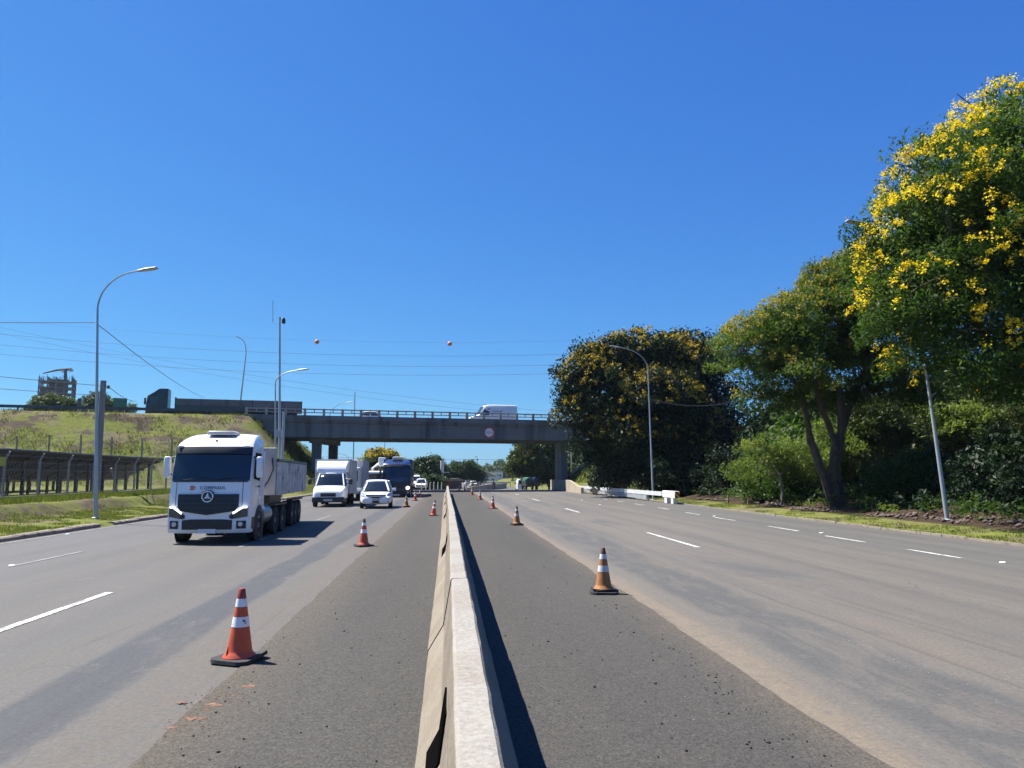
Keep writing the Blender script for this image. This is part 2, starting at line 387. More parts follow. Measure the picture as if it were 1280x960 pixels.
    # fine cracks
    w = t.n('ShaderNodeTexVoronoi', {'feature': 'DISTANCE_TO_EDGE'}, Scale=.28, Vector=t.n('ShaderNodeVectorMath', {'operation': 'ADD'}, i0=p, i1=t.n('ShaderNodeTexNoise', Scale=.9, Detail=4.0, Vector=p).outputs['Color']).outputs[0])
    c = t.mix(t.math('MULTIPLY', t.sstep(w.outputs[0], .0, .004, 1, 0), t.sstep(patch, .5, .6, 0, .6)), c, (.05, .047, .044))
    t.bsdf(c, t.sstep(streak, .3, .7, .72, .86), 0, t.bump(grit, .35, .006), .35); return t.mat
def fresh_mat():
    t = NT('fresh_asphalt'); p = t.pos()
    bl = t.noise(.5, t.scaled(p, (1, .12, 1)), 6, .62); mid = t.noise(3.5, p, 5, .65)
    c = t.ramp(bl, [(.3, (0.0489, 0.0472, 0.0434)), (.55, (0.0585, 0.0558, 0.0502)), (.75, (0.0690, 0.0643, 0.0568))])
    c = t.mix(t.math('MULTIPLY', t.sstep(mid, .52, .7), .3), c, (0.0769, 0.0678, 0.0568))
    s = t.n('ShaderNodeSeparateXYZ', i0=p)
    xx = t.math('ADD', s.outputs[0], t.math('MULTIPLY', t.math('SUBTRACT', mid, .5), .5))
    e = t.math('MAXIMUM', t.sstep(xx, -1.2, -2.2), t.sstep(xx, 2.3, 3.0))
    c = t.mix(t.math('MULTIPLY', e, .6), c, (0.1005, 0.0840, 0.0649))
    med = t.noise(20, p, 6, .8); c = t.mix(.28, c, t.ramp(med, [(.36, .2), (.64, .8)]), 'OVERLAY')
    grit = t.noise(55, p, 5, .8)
    c = t.mix(.55, c, t.ramp(grit, [(.36, .04), (.64, .96)]), 'OVERLAY')
    v = t.n('ShaderNodeTexVoronoi', Scale=38.0, Vector=p)
    sp = t.math('MULTIPLY', t.sstep(v.outputs['Distance'], .0, .22, 1, 0), t.sstep(t.n('ShaderNodeSeparateColor', i0=v.outputs['Color']).outputs[0], .6, .75))
    c = t.mix(t.math('MULTIPLY', sp, .55), c, (0.1835, 0.1716, 0.1541))
    sp = t.math('MULTIPLY', t.sstep(v.outputs['Distance'], .1, .34, 1, 0), t.sstep(t.n('ShaderNodeSeparateColor', i0=v.outputs['Color']).outputs[1], .72, .85))
    c = t.mix(t.math('MULTIPLY', sp, .6), c, (0.0244, 0.0231, 0.0210))
    t.bsdf(c, .88, 0, t.bump(grit, .7, .01), .2); return t.mat
M['road_l'], M['road_r'], M['fresh'] = road_mat('old_asphalt_west', 'L'), road_mat('old_asphalt_east', 'R'), fresh_mat()

def strip(name, mat, xa, xb, y0, y1, z, step=1.5, jag=(0, 0), cols=2):
    """road sheet from edge xa(y) to xb(y), following the dip beyond the bridge"""
    n = round((y1 - y0) / step); vs = []
    for i in range(n + 1):
        y = y0 + (y1 - y0) * i / n
        a = xa + jag[0] * (nz(0, y, 1.1, 4.4) + .5 * nz(0, y, .35, 9.2)); b = xb + jag[1] * (nz(3, y, 1.1, 5.5) + .5 * nz(3, y, .35, 1.2))
        for j in range(cols): vs.append((a + (b - a) * j / (cols - 1), y, z + dip(y)))
    fs = [(i*cols + j, i*cols + j + 1, (i+1)*cols + j + 1, (i+1)*cols + j) for i in range(n) for j in range(cols - 1)]
    return structure(np_mesh(name, np.array(vs), np.array(fs), mat))
strip('road', M['road_l'], -12.72, .1, -30, 600, 0, 3)
strip('road', M['road_r'], .1, 15.3, -30, 600, 0, 3)
strip('fresh_asphalt_strip', M['fresh'], -2.05, 2.87, -20, 99, .012, .12, (.035, .05))
# old lower road goes on to the horizon
strip('road', M['road_l'], -12, 14, 600, 3000, .3, 60)

t = NT('road_paint'); p = t.pos()
wear = t.noise(9, p, 6, .7); wl = t.noise(1.2, p, 3)
c = t.mix(t.sstep(t.math('ADD', wear, t.math('MULTIPLY', wl, .35)), .60, .80), (.55, .55, .53), (.20, .195, .185))
t.bsdf(c, .7, 0, t.bump(t.noise(70, p, 3), .3, .005)); M['paint'] = t.mat
M['paint_faint'] = simple('paint_faint', (.165, .162, .156), .75, 0, .35, 4)
def dashes(segs, w, mat):
    for x, a, b in segs:
        mb = MB(); n = max(2, round((b - a) / .25))
        for i in range(n):
            y0, y1 = a + (b - a) * i / n, a + (b - a) * (i + 1) / n
            j = lambda y, s: s * (w / 2 + .006 * nz(s, y, .2, x))
            mb.add([(x + j(y0, -1), y0, .008 + dip(y0)), (x + j(y0, 1), y0, .008 + dip(y0)), (x + j(y1, 1), y1, .008 + dip(y1)), (x + j(y1, -1), y1, .008 + dip(y1))], [(0, 1, 2, 3)])
        structure(mb.build('lane_marking', mat))
dashes([(-5.47, 9.0, 13.2)], .13, M['paint'])
dashes([(-5.5, 21.0, 25), (-5.5, 33, 37), (-5.5, 45, 49), (-5.5, 57, 61), (-9.1, 17.0, 20.2), (-9.1, 27, 31), (-9.1, 37, 41), (-12.35, 10, 88)], .12, M['paint_faint'])
dashes([(6.62, 20.0, 25.2), (6.72, 39.0, 43.6), (6.8, 57, 61.5), (6.85, 74, 78)], .13, M['paint'])
dashes([(11.79, 16.9, 19.0), (11.85, 21.1, 23.4), (11.95, 25.45, 27.9), (12.05, 31.5, 34), (12.15, 36.3, 38.6), (12.3, 42, 44.3), (12.4, 48, 50.3), (12.5, 54, 56), (12.6, 60, 62)], .12, M['paint'])
# raised reflective studs
mbs = []
for x, y in [(12.1, 16.0), (12.3, 24.55), (12.35, 34.9), (9.8, 49), (10.2, 58), (-9.15, 17.2), (-12.2, 26)]:
    mb = MB(); mb.lathe([(.075, 0), (.07, .012), (.04, .022)], 8, (x, y, .004)); o = mb.build('road_stud', M['white_dusty'])
    tag(o, 'small white raised stud on the asphalt beside the lane dashes', 'road stud', 'raised studs along the lane lines')

# kerbs
def kerb_run(name, x, y0, y1, w, h, gaps=()):
    mb = MB(); y = y0; rnd = random.Random(5)
    while y < y1 - .2:
        l = min(1.0 + rnd.random() * .25, y1 - y)
        dz = rnd.uniform(-.015, .015); dx = rnd.uniform(-.025, .025)
        prof = [(-w/2, -.1), (w/2 + .03, -.1), (w/2, h * .72 + dz), (w/2 - .05, h + dz), (-w/2, h + dz)]
        if not any(a < y < b for a, b in gaps):
            rings = []
            for k in range(5):
                yy = y + .008 + (l - .016) * k / 4
                rings.append([(x + dx + px + .012 * nz(px * 9, yy, .3, 2), yy, pz + dip(yy) + (.012 * nz(px * 7, yy, .25, 6) if pz > 0 else 0)) for px, pz in prof])
            mb.loft(rings, smooth=False)
        y += l
    return structure(mb.build(name, M['kerb_stone']))
kerb_run('kerb', -12.83, 6, 110, .26, .135, ((29.0, 30.1),))
kerb_run('kerb', 15.40, 8, 79, .16, .06)

# ------------------------------------------------------------------ grass, clay and grit
rng = np.random.default_rng(3)
def tufts(name, pts, hmin, hmax, mat, seed, wid=.02, blades=5, spread=.08):
    r = np.random.default_rng(seed); n = len(pts) * blades
    base = np.repeat(pts, blades, 0) + np.c_[r.normal(0, spread, (n, 2)), np.zeros(n)]
    h = r.uniform(hmin, hmax, n); a = r.uniform(0, 2 * np.pi, n); lean = r.normal(0, .35, (n, 2)) * h[:, None]
    dx = np.c_[np.cos(a), np.sin(a), np.zeros(n)] * wid
    v = np.empty((n, 3, 3)); v[:, 0] = base - dx; v[:, 1] = base + dx; v[:, 2] = base + np.c_[lean, h]
    v[:, :2, 2] -= .03
    return stuff(np_mesh(name, v.reshape(-1, 3), np.arange(n * 3).reshape(-1, 3), mat, rnd=np.clip(np.repeat(r.random(len(pts)), blades) + r.normal(0, .15, n), 0, 1)))
def field(n, x0, x1, y0, y1, seed, keep=None):
    r = np.random.default_rng(seed); xy = np.c_[r.uniform(x0, x1, n), r.uniform(y0, y1, n)]
    out = []
    for x, y in xy:
        d = nz(x, y, 2.5, 8.8) + .6 * nz(x, y, .7, 1.8)
        if keep is None or keep(x, y, d): out.append((x, y, ground_z(x, y)))
    return np.array(out)
tufts('grass_verge', field(13000, -16.1, -12.98, 18, 62, 1, lambda x, y, d: d > -.25), .03, .10, M['grass_blade'], 1, .012, 5)
tufts('grass_verge', field(9000, -20.5, -16.9, 20, 66, 2, lambda x, y, d: d > -.5), .07, .25, M['grass_blade'], 2, .016, 5)
tufts('grass_verge', field(9000, 15.5, 18.4, 14, 78, 3, lambda x, y, d: d > -.1 + (x - 15.5) * .08), .03, .09, M['grass_blade'], 3, .012, 5)
def on_bank(x, y, d):
    z = ground_z(x, y); return z > 1.2 and d > -.35 and (z > 3 or d > -.6)
tufts('embankment_grass', field(20000, -70, -13.5, 62, 90, 4, lambda x, y, d: 1.1 < ground_z(x, y) < 5.2 and d > -.2), .08, .32, M['grass_blade'], 4, .035, 4, .2)
tufts('embankment_grass', field(22000, -70, -13.5, 66, 92, 5, lambda x, y, d: ground_z(x, y) > 3.8 and d > .1), .08, .3, M['grass_dry'], 5, .035, 4, .2)
tufts('embankment_grass', field(5000, -30, -13.3, 84, 112, 6, lambda x, y, d: ground_z(x, y) > .5), .12, .4, M['grass_blade'], 6, .035, 4, .2)
tufts('embankment_grass', field(6000, 15, 24, 78, 112, 7, lambda x, y, d: ground_z(x, y) > 1.0), .12, .35, M['grass_blade'], 7, .035, 4, .2)

def rocks(name, pts, smin, smax, mat, seed, flat=.6):
    r = np.random.default_rng(seed); n = len(pts)
    base = np.array([(1,0,0),(-1,0,0),(0,1,0),(0,-1,0),(0,0,1),(0,0,-1)], float)
    F = np.array([(0,2,4),(2,1,4),(1,3,4),(3,0,4),(2,0,5),(1,2,5),(3,1,5),(0,3,5)])
    s = r.uniform(smin, smax, n) * np.where(r.random(n) > .9, 1.7, 1)
    v = base[None] * (1 + r.normal(0, .25, (n, 6, 1))) * np.stack([s * r.uniform(.7, 1.3, n), s, s * flat], 1)[:, None]
    a = r.uniform(0, 6.28, n); ca, sa = np.cos(a)[:, None], np.sin(a)[:, None]
    v = np.stack([v[..., 0] * ca - v[..., 1] * sa, v[..., 0] * sa + v[..., 1] * ca, v[..., 2]], -1) + pts[:, None]
    f = (F[None] + 6 * np.arange(n)[:, None, None]).reshape(-1, 3)
    return stuff(np_mesh(name, v.reshape(-1, 3), f, mat))
M['grit_black'] = simple('grit_black', (.02, .019, .018), .8, 0, .2, 5)
M['grit_pale'] = simple('grit_pale', (.38, .36, .33), .8, 0, .2, 5)
M['clay'] = simple('clay', (.17, .088, .056), .9, 0, .35, 8, bump=.6)
M['rubble'] = simple('rubble', (.11, .08, .065), .9, 0, .55, 1.2)
r = np.random.default_rng(21)
n = 230; pts = np.c_[np.where(r.random(n) < .6, 2.6 - np.abs(r.normal(0, .35, n)), r.uniform(.6, 2.7, n)), 3.6 + r.gamma(1.6, 3.2, n), np.full(n, .018)]
rocks('loose_gravel', pts, .004, .013, M['grit_black'], 1)
n = 150; pts = np.c_[np.where(r.random(n) < .5, -1.75 + r.normal(0, .25, n), r.uniform(-1.9, -.3, n)), 4 + r.gamma(1.6, 4.0, n), np.full(n, .018)]
rocks('loose_gravel', pts, .004, .012, M['grit_black'], 2)
n = 110; pts = np.c_[r.uniform(-1.9, 2.8, n), 3.8 + r.gamma(1.5, 4.0, n), np.full(n, .015)]
rocks('loose_gravel', pts, .002, .006, M['grit_pale'], 3)
n = 120; pts = np.c_[4.9 + r.normal(0, .5, n), 5 + r.gamma(2.0, 3.2, n), np.full(n, .006)]
rocks('loose_gravel', pts, .002, .007, M['grit_pale'], 4)
# smears of orange clay dropped beside the first cone
rr = random.Random(4); mb = MB()
for x, y, s in [(-1.90, 6.75, .085), (-1.93, 6.62, .04), (-2.02, 6.42, .05), (-1.93, 6.38, .08), (-2.05, 6.18, .045), (-1.78, 7.3, .08), (-2.2, 6.85, .05), (-1.83, 7.0, .03)] + [(-1.95 + random.Random(k).gauss(0, .12), 6.6 + random.Random(k + 99).gauss(0, .35), .006 + .012 * random.Random(k + 7).random()) for k in range(60)]:
    m = 22; ring = [(x + s * math.cos(a) * rr.uniform(.35, 1.25), y + s * .6 * math.sin(a) * rr.uniform(.35, 1.3)) for a in [2 * math.pi * k / m for k in range(m)]]
    mb.add([(x, y, .0185)] + [(px, py, .0135) for px, py in ring], [(0, k + 1, (k + 1) % m + 1) for k in range(m)])
stuff(mb.build('clay_smear', M['clay']))
# low leafy growth at the foot of the wood
def undergrowth(pts, hmin, hmax, size, mat, seed):
    r = np.random.default_rng(seed); n = len(pts); P = np.repeat(pts, 26, 0)
    P = P + np.c_[r.normal(0, .22, (len(P), 2)), np.repeat(r.uniform(hmin, hmax, n), 26) * np.sqrt(r.random(len(P)))]
    v, f = leaves(P, r, size, .4, .5, .2); return stuff(np_mesh('undergrowth', v, f, mat, rnd=np.clip(np.repeat(r.normal(.4, .22, n), 26) + r.normal(0, .12, len(P)), 0, 1)))
# heap of broken earth and rubble along the foot of the wood
n = 800; ys = r.uniform(24, 58, n); xs = 18.7 + r.normal(0, .33, n) + .6 * np.sin(ys * .3)
keep = np.array([nz(0, y, 3.0, 3.3) > -.25 for y in ys]); xs, ys = xs[keep], ys[keep]
pts = np.array([(x, y, ground_z(x, y) + .02 + .12 * abs(nz(x, y, .9, 2))) for x, y in zip(xs, ys)])
rocks('rubble', pts, .03, .12, M['rubble'], 5, .7)

undergrowth(field(520, 19.3, 27, 22, 62, 31, lambda x, y, d: d > -.35), .2, .8, .20, M['leaf_fern'], 31)
undergrowth(field(260, 19.6, 30, 22, 62, 32, lambda x, y, d: d > -.1), .4, 1.3, .24, M['leaf_dark'], 32)
undergrowth(field(120, 18.9, 23, 24, 58, 33, lambda x, y, d: d > .1), .1, .4, .16, M['leaf_bright'], 33)
# ------------------------------------------------------------------ concrete median barrier, one thing per precast piece
t = NT('barrier_concrete'); o = t.pos(); oo = t.obj()
bl = t.noise(1.3, o, 6, .62); st = t.noise(2.2, t.scaled(o, (1, .8, .25)), 5, .6); fn = t.noise(28, o, 5, .7)
c = t.ramp(bl, [(.25, (.165, .138, .102)), (.5, (.205, .174, .132)), (.75, (.235, .206, .16))])
c = t.mix(t.math('MULTIPLY', t.sstep(st, .52, .7), .5), c, (.145, .122, .092))
zz = t.n('ShaderNodeSeparateXYZ', i0=o).outputs[2]
nrm = t.n('ShaderNodeSeparateXYZ', i0=t.n('ShaderNodeNewGeometry').outputs['Normal']).outputs[2]
c = t.mix(t.math('MULTIPLY', t.sstep(zz, .74, .8), t.sstep(fn, .36, .64, .6, .9)), c, (.265, .252, .228))  # mottled paler tone towards the top
c = t.mix(t.math('MULTIPLY', t.sstep(t.noise(11, o, 5, .7), .57, .68), .5), c, (.15, .135, .118))
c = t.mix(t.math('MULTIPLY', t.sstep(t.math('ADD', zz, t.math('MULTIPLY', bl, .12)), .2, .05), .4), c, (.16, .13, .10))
scf = t.math('MULTIPLY', t.math('MULTIPLY', t.sstep(zz, .34, .45), t.sstep(zz, .72, .6)), t.sstep(t.noise(7, t.scaled(o, (1, .12, 2.5)), 6, .7), .54, .66))
c = t.mix(t.math('MULTIPLY', scf, .6), c, (.075, .068, .06))
# slanting darker bands
dg = t.n('ShaderNodeTexWave', {'bands_direction': 'DIAGONAL'}, Scale=.55, Distortion=3.0, Detail=3.0, Vector=t.scaled(o, (.2, .55, 1.6)))
c = t.mix(t.math('MULTIPLY', t.sstep(dg.outputs[1], .55, .8), .22), c, (.17, .14, .10))
c = t.mix(.16, c, t.ramp(fn, [(.3, .1), (.7, .9)]), 'OVERLAY')
vor = t.n('ShaderNodeTexVoronoi', Scale=42.0, Vector=o).outputs['Distance']
pit = t.math('MULTIPLY', t.sstep(vor, .0, .12, 1, 0), .6)
t.bsdf(t.mix(pit, c, (.16, .14, .12)), .85, 0, t.bump(t.math('ADD', fn, t.math('MULTIPLY', t.noise(7, o, 4), 1.5)), .5, .012), .25)
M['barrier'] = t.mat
M['slot_shade'] = simple('slot_shade', (.004, .004, .004), 1, 0, .2, 4, spec=0.0)
BX = [(-6, .12), (3, .12), (7, .125), (12, .13), (16, .135), (22, .12), (29, .09), (37, .07), (45, .05), (56, .02), (66, -.01), (86, -.02)]
def bar_piece(y0, y1, label, slots):
    yc = (y0 + y1) / 2; x0 = lerp_tab(BX, y0); x1 = lerp_tab(BX, y1); xc = (x0 + x1) / 2
    root = thing('median_barrier', label, 'barrier', (xc + .014 * math.sin(yc * 5), yc, 0), 0, 'precast pieces of the median barrier')
    prof = [(-.325, 0), (-.325, .07), (-.165, .33), (-.092, .79), (-.074, .81), (.074, .81), (.092, .79), (.165, .33), (.325, .07), (.325, 0)]
    n = max(4, round((y1 - y0) / .3)); mb = MB(); rings = []
    ys = [y0 + .014 + (y1 - y0 - .028) * i / n for i in range(n + 1)]
    for k, y in enumerate(ys):
        dx = lerp_tab([(y0, x0), (y1, x1)], y) - xc; ring = []
        for px, pz in prof:
            j = .007 * nz(px * 8, y, .35, pz) if pz > .3 else .004 * nz(px * 8, y, .4, pz)
            ring.append((px + dx + j, y - yc, pz + (.007 * nz(px * 9, y, .22, 7) if pz > .7 else 0)))
        rings.append(ring)
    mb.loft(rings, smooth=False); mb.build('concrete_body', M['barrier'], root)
    for ya, yb in slots:
        # drain slot on the western slope: near-black cover, painted as the shade inside it
        dx = lerp_tab([(y0, x0), (y1, x1)], (ya + yb) / 2) - xc
        sl = lambda z: -(lerp_tab([(.07, .325), (.33, .165), (.81, .09)], z)) + dx - .012
        mb = MB(); a, b = ya - yc, yb - yc
        za, zb = .21, .56
        pts = [(sl(za), a, za), (sl(za), b - .12, za), (sl(.33), b - .08, .33), (sl(zb), b, zb), (sl(zb), a + .1, zb), (sl(.33), a, .33)]
        inn = [(dx - .03, q[1], q[2]) for q in pts]
        mb.add(pts + inn, [(0, 1, 2, 5), (5, 2, 3, 4)] + [(i, (i + 1) % 6, (i + 1) % 6 + 6, i + 6) for i in range(6)], 0)
        mb.build('drain_slot_shade', M['slot_shade'], root)
    return root
bar_piece(-4.0, 2.2, 'barrier piece nearest the camera with a paler top', [])
bar_piece(2.2, 8.3, 'pale concrete median barrier piece with the largest black slot in its side', [(4.40, 5.05)])
bar_piece(8.3, 14.4, 'plain barrier piece with chipped top and no slot, alongside the nearest dirty cone', [])
bar_piece(14.4, 22.0, 'barrier piece with the second largest black slot in its sloping side', [(16.2, 18.0)])
bar_piece(22.0, 29.0, 'plain barrier piece behind the second black slot, beside the faded ochre cone', [])
bar_piece(29.0, 37.4, 'barrier piece with a small black slot next to the leaning cone at its foot', [(30.0, 32.2)])
bar_piece(37.4, 52.0, 'distant barrier piece with a tiny slot beyond the leaning cone', [(43.5, 46)])
bar_piece(52.0, 78.0, 'far end piece of the median barrier below the overpass opening', [(57, 60)])

# ------------------------------------------------------------------ overpass
TH = math.atan(.20)
br = thing('overpass_bridge', 'grey concrete road bridge crossing over the whole highway', 'bridge', (-4.5, 89, 0), TH)
def b_loc(x, y, z):
    v = Matrix.Rotation(-TH, 3, 'Z') @ Vector((x + 4.5, y - 89, 0)); return (v.x, v.y, z)
mb = MB().bbox((-18.2, .12, 7.78), (24, 11.3, 8.05)); mb.bbox((-18.2, 0, 8.02), (24, .42, 8.58)); mb.bbox((-18.2, 11.0, 8.02), (24, 11.42, 8.58))
mb.build('deck', M['bridge_concrete'], br, bevel=.03)
for k, yy in enumerate((.32, 3.6, 7.0, 10.3)):
    mb = MB().bbox((-17.9, yy, 6.12), (23, yy + .75, 7.785)); mb.build('girder', M['bridge_concrete'], br, bevel=.03)
mb = MB()
for k in range(21):
    mb = MB().bbox((-18.0 + 2.07 * k - .14, .06, 8.575), (-18.0 + 2.07 * k + .14, .30, 9.36)); mb.build('railing_post', M['concrete'], br, bevel=.015)
for yy in (.09, 11.12):
    mb = MB().bbox((-18.1, yy + .02, 9.2), (23.6, yy + .16, 9.33)); mb.bbox((-18.1, yy + .03, 8.86), (23.6, yy + .15, 8.95))
    for k in range(20): mb.bbox((-16.97 + 2.07 * k - .05, yy + .035, 8.945), (-16.97 + 2.07 * k + .05, yy + .145, 9.205))
    if yy > 5:
        for k in range(21): mb.bbox((-18.0 + 2.07 * k - .14, yy - .02, 8.575), (-18.0 + 2.07 * k + .14, yy + .2, 9.34))
    mb.build('railing', M['concrete'], br)
for x, y in ((-15.1, 89.4), (-14.15, 95.8)):
    c = b_loc(x, y, 0); mb = MB().box((c[0], c[1], 3.0), (1.0, 1.0, 5.2), -TH); mb.build('pier_column', M['bridge_concrete'], br, bevel=.06)
a, b = b_loc(-15.25, 88.3, 0), b_loc(-14.0, 96.9, 0)
ang = math.atan2(b[1] - a[1], b[0] - a[0]); L = math.hypot(b[0] - a[0], b[1] - a[1])
MB().box(((a[0] + b[0]) / 2, (a[1] + b[1]) / 2, 5.85), (L, 1.15, .62), ang).build('pier_cap', M['bridge_concrete'], br, bevel=.05)
c = b_loc(14.55, 98, 0); MB().box((c[0], c[1], 3.0), (.75, 6.0, 6.3), -TH).build('pier_wall', M['bridge_concrete'], br, bevel=.05)
for lx in (-9, -2.5, 5.5, 13):
    MB().tube([(lx, -.06, 8.1), (lx, -.06, 7.6)], .07, 8).build('drain_pipe', M['frame_dark'], br)
for lx in (-10.6, 18.4): MB().bbox((lx, -.012, 8.03), (lx + .05, .3, 8.57)).build('expansion_joint', M['frame_dark'], br)
# low abutment seat on the western slope
c = b_loc(-22.3, 91, 0); MB().box((-18.4, 5.7, 7.0), (1.2, 11.0, 2.0)).build('abutment', M['bridge_concrete'], br, bevel=.05)
# road on the embankment
pa = [(-75.0, -18.3), (24.2, 90.0)]
for a, b in pa:
    vs = []
    for lx in np.linspace(a, b, 12):
        for ly in (.5, 10.9):
            v = Matrix.Rotation(TH, 3, 'Z') @ Vector((lx, ly, 0)); vs.append((v.x - 4.5, v.y + 89, 8.10))
    structure(np_mesh('road', np.array(vs), np.array([(i*2, i*2+1, i*2+3, i*2+2) for i in range(11)]), M['fresh']))
def text_mesh(s, size, mat, parent, name='lettering', extr=.004, shear=0.0, spacing=1.0):
    cu = bpy.data.curves.new('lettering_curve', 'FONT'); cu.body = s; cu.size = size; cu.extrude = extr; cu.align_x = 'CENTER'; cu.align_y = 'CENTER'; cu.shear = shear; cu.space_character = spacing
    to = bpy.data.objects.new('lettering_tmp', cu); COL.objects.link(to); bpy.context.view_layer.update()
    me = bpy.data.meshes.new_from_object(to.evaluated_get(bpy.context.evaluated_depsgraph_get())); bpy.data.objects.remove(to)
    me.materials.clear(); me.materials.append(mat); me.name = name
    o = bpy.data.objects.new(name, me); COL.objects.link(o); o.parent = parent; return o
M['red_sign'] = simple('red_sign', (.55, .06, .05), .5, 0, .1, 3)
M['black_ink'] = simple('black_ink', (.02, .02, .025), .6, 0, .1, 3)
c = Matrix.Rotation(TH, 3, 'Z') @ Vector((9.62, .29, 0))
sg = thing('height_limit_sign', 'round white sign with a red rim fixed to the bridge girder', 'road sign', (c.x - 4.5, c.y + 89, 6.98), TH)
MB().lathe([(.66, -.0), (.66, .03)], 32, (0, 0, 0), 'Y').build('backplate', M['galv'], sg).location = (0, -.0, 0)
MB().lathe([(.66, -.02), (.66, -.004)], 32, (0, 0, 0), 'Y').build('rim', M['red_sign'], sg)
MB().lathe([(.52, -.026), (.52, -.021)], 32, (0, 0, 0), 'Y').build('face', M['white_dusty'], sg)
o = text_mesh('5,5 m', .36, M['black_ink'], sg); o.rotation_euler = (R(90), 0, 0); o.location = (0, -.03, 0)
# retaining wall at the foot of the eastern abutment
wl = MB(); rings = []
for y in np.arange(79, 103.1, 2.0):
    h = .62 + .72 * sm(79, 88, y); w = .32
    rings.append([(13.78, y, -.9), (13.78 + .06, y, h + dip(y) * .6), (13.78 + w, y, h + dip(y) * .6), (13.78 + w + .05, y, -.9)])
wl.loft(rings, smooth=False)
o = wl.build('retaining_wall', M['wall_concrete'], bevel=.02); tag(o, 'low tan concrete wall at the roadside under the right end of the bridge', 'wall')
o = MB().tube([(14.8, 96.5, 1.35), (16.6, 94.6, 3.0), (18.6, 92.5, 4.7)], .22, 6).build('drain_channel', M['wall_concrete'])
tag(o, 'slanting concrete gutter climbing the grass slope behind the tan wall', 'gutter')

# ------------------------------------------------------------------ street lamps
def lamp(label, base, top, arm_end, r0=.11, head_len=.75, box=False):
    """tapered steel pole, curved outreach arm, flat LED head"""
    b, tp, e = Vector(base), Vector(top), Vector(arm_end); root = thing('street_lamp', label, 'street lamp', base, 0, 'steel street lamps along the highway')
    tp -= b; e -= b
    MB().lathe([(r0 * 1.9, -.1), (r0 * 1.9, .02), (r0 * 1.15, .05)], 12).build('base_flange', M['galv_dull'], root)
    MB().tube([(0, 0, 0), tp * .35, tp], [r0, r0 * .8, r0 * .48], 12).build('pole', M['galv'], root)
    pts = []; h = (e - tp)
    for k in range(11):
        u = k / 10; a = u * math.pi / 2
        pts.append(tp + Vector((h.x * (1 - math.cos(a)) * .75 + h.x * .25 * u * u, h.y * u, h.z * (math.sin(a) * .82 + .18 * u))))
    MB().tube(pts, [r0 * .46 - r0 * .14 * k / 10 for k in range(11)], 8).build('arm', M['galv'], root)
    d = (pts[-1] - pts[-3]).normalized(); ang = math.atan2(d.y, d.x); el = math.asin(d.z)
    hd = MB(); l = head_len
    hd.loft([[(px, y * w, z * t + .0) for y, z in ((-1, -.6), (1, -.6), (1, .3), (.6, 1), (-.6, 1), (-1, .3))] for px, w, t in ((-.05, .05, .05), (.12, .08, .06), (.3, .14, .06), (l, .15, .035))], smooth=False)
    o = hd.build('lamp_head', M['galv_dull'], root, bevel=.01); o.location = pts[-1]; o.rotation_euler = (0, -el * .8, ang)
    g = MB().box((l * .62, 0, -.042), (l * .5, .22, .012)).build('lens', M['lens'], o)
    if box:
        MB().box((0, -.16, 2.2), (.22, .16, .34)).build('junction_box', M['galv_dull'], root, bevel=.01)
    return root
lamp('tall galvanised lamp on the left verge in front of the solar panels', (-13.98, 32, ground_z(-13.98, 32)), (-14.44, 32, 8.7), (-12.9, 32, 10.33), .085, .75)
lamp('lamp standing close to the antenna mast behind the white truck', (-13.1, 60, ground_z(-13.1, 60)), (-13.45, 60, 8.9), (-11.7, 59.4, 9.95), .095, .9)
lamp('leaning lamp half hidden in the yellow flowering tree', (18.92, 27.8, ground_z(18.92, 27.8)), (18.12, 27.8, 10.3), (16.3, 27.8, 11.75), .085, .75)
lamp('lamp behind the guardrail in front of the big dark tree', (15.62, 57.5, ground_z(15.62, 57.5)), (15.42, 57.5, 10.0), (13.3, 57.5, 11.75), .085, .85)
lamp('lamp rising behind the flatbed truck on the embankment', (-27.1, 100.5, 8.1), (-26.4, 100.5, 17.6), (-27.0, 100.3, 19.5), .13, .9)
lamp('lamp showing only its arm above the bridge railing between the truck and the white van', (-17.2, 112, -.2), (-17.2, 112, 10.4), (-14.9, 112, 12.4), .12, 1.0)
lamp('far lamp seen through the bridge opening above the yellow topped tree', (-11.6, 141, -.8), (-11.6, 141, 8.2), (-10.2, 141, 10.0), .12, .9)
lamp('small far lamp beside the bridge columns above the box van', (-19.2, 150, -.9), (-19.2, 150, 4.9), (-21, 150, 6.0), .10, .8)
lamp('far lamp in front of the right-hand trees under the bridge', (13.2, 128, -.6), (13.2, 128, 7.2), (11.6, 128, 8.4), .10, .8)
def mast(name, label, cat, base, h, r0, r1, mat, group=None):
    root = thing(name, label, cat, base, 0, group); MB().tube([(0, 0, -.1), (0, 0, h * .5), (0, 0, h)], [r0, (r0 + r1) / 2, r1], 10).build('pole', mat, root); return root
ms = mast('antenna_mast', 'tall thin mast with camera and whip antenna behind the white truck', 'mast', (-13.0, 60.8, ground_z(-13.0, 60.8)), 14.3, .12, .07, M['galv']); ms.rotation_euler.y = -.033
MB().tube([(0, 0, 13.9), (-.55, 0, 13.9), (-.55, 0, 15.6)], .025, 6).build('whip_antenna', M['galv_dull'], ms)
MB().lathe([(.03, -.26), (.14, -.2), (.15, .05), (.08, .22)], 12, (.3, 0, 14.0)).build('camera_dome', M['black_plastic'], ms)
MB().tube([(0, 0, 14.15), (.3, 0, 14.2)], .03, 6).build('bracket', M['galv_dull'], ms)
MB().box((0, -.2, 5.0), (.4, .25, .6)).build('control_box', M['galv_dull'], ms, bevel=.01)
mast('steel_post', 'shorter grey post standing just right of the antenna mast', 'post', (-13.35, 63, ground_z(-13, 63)), 6.9, .12, .1, M['galv_dull'])
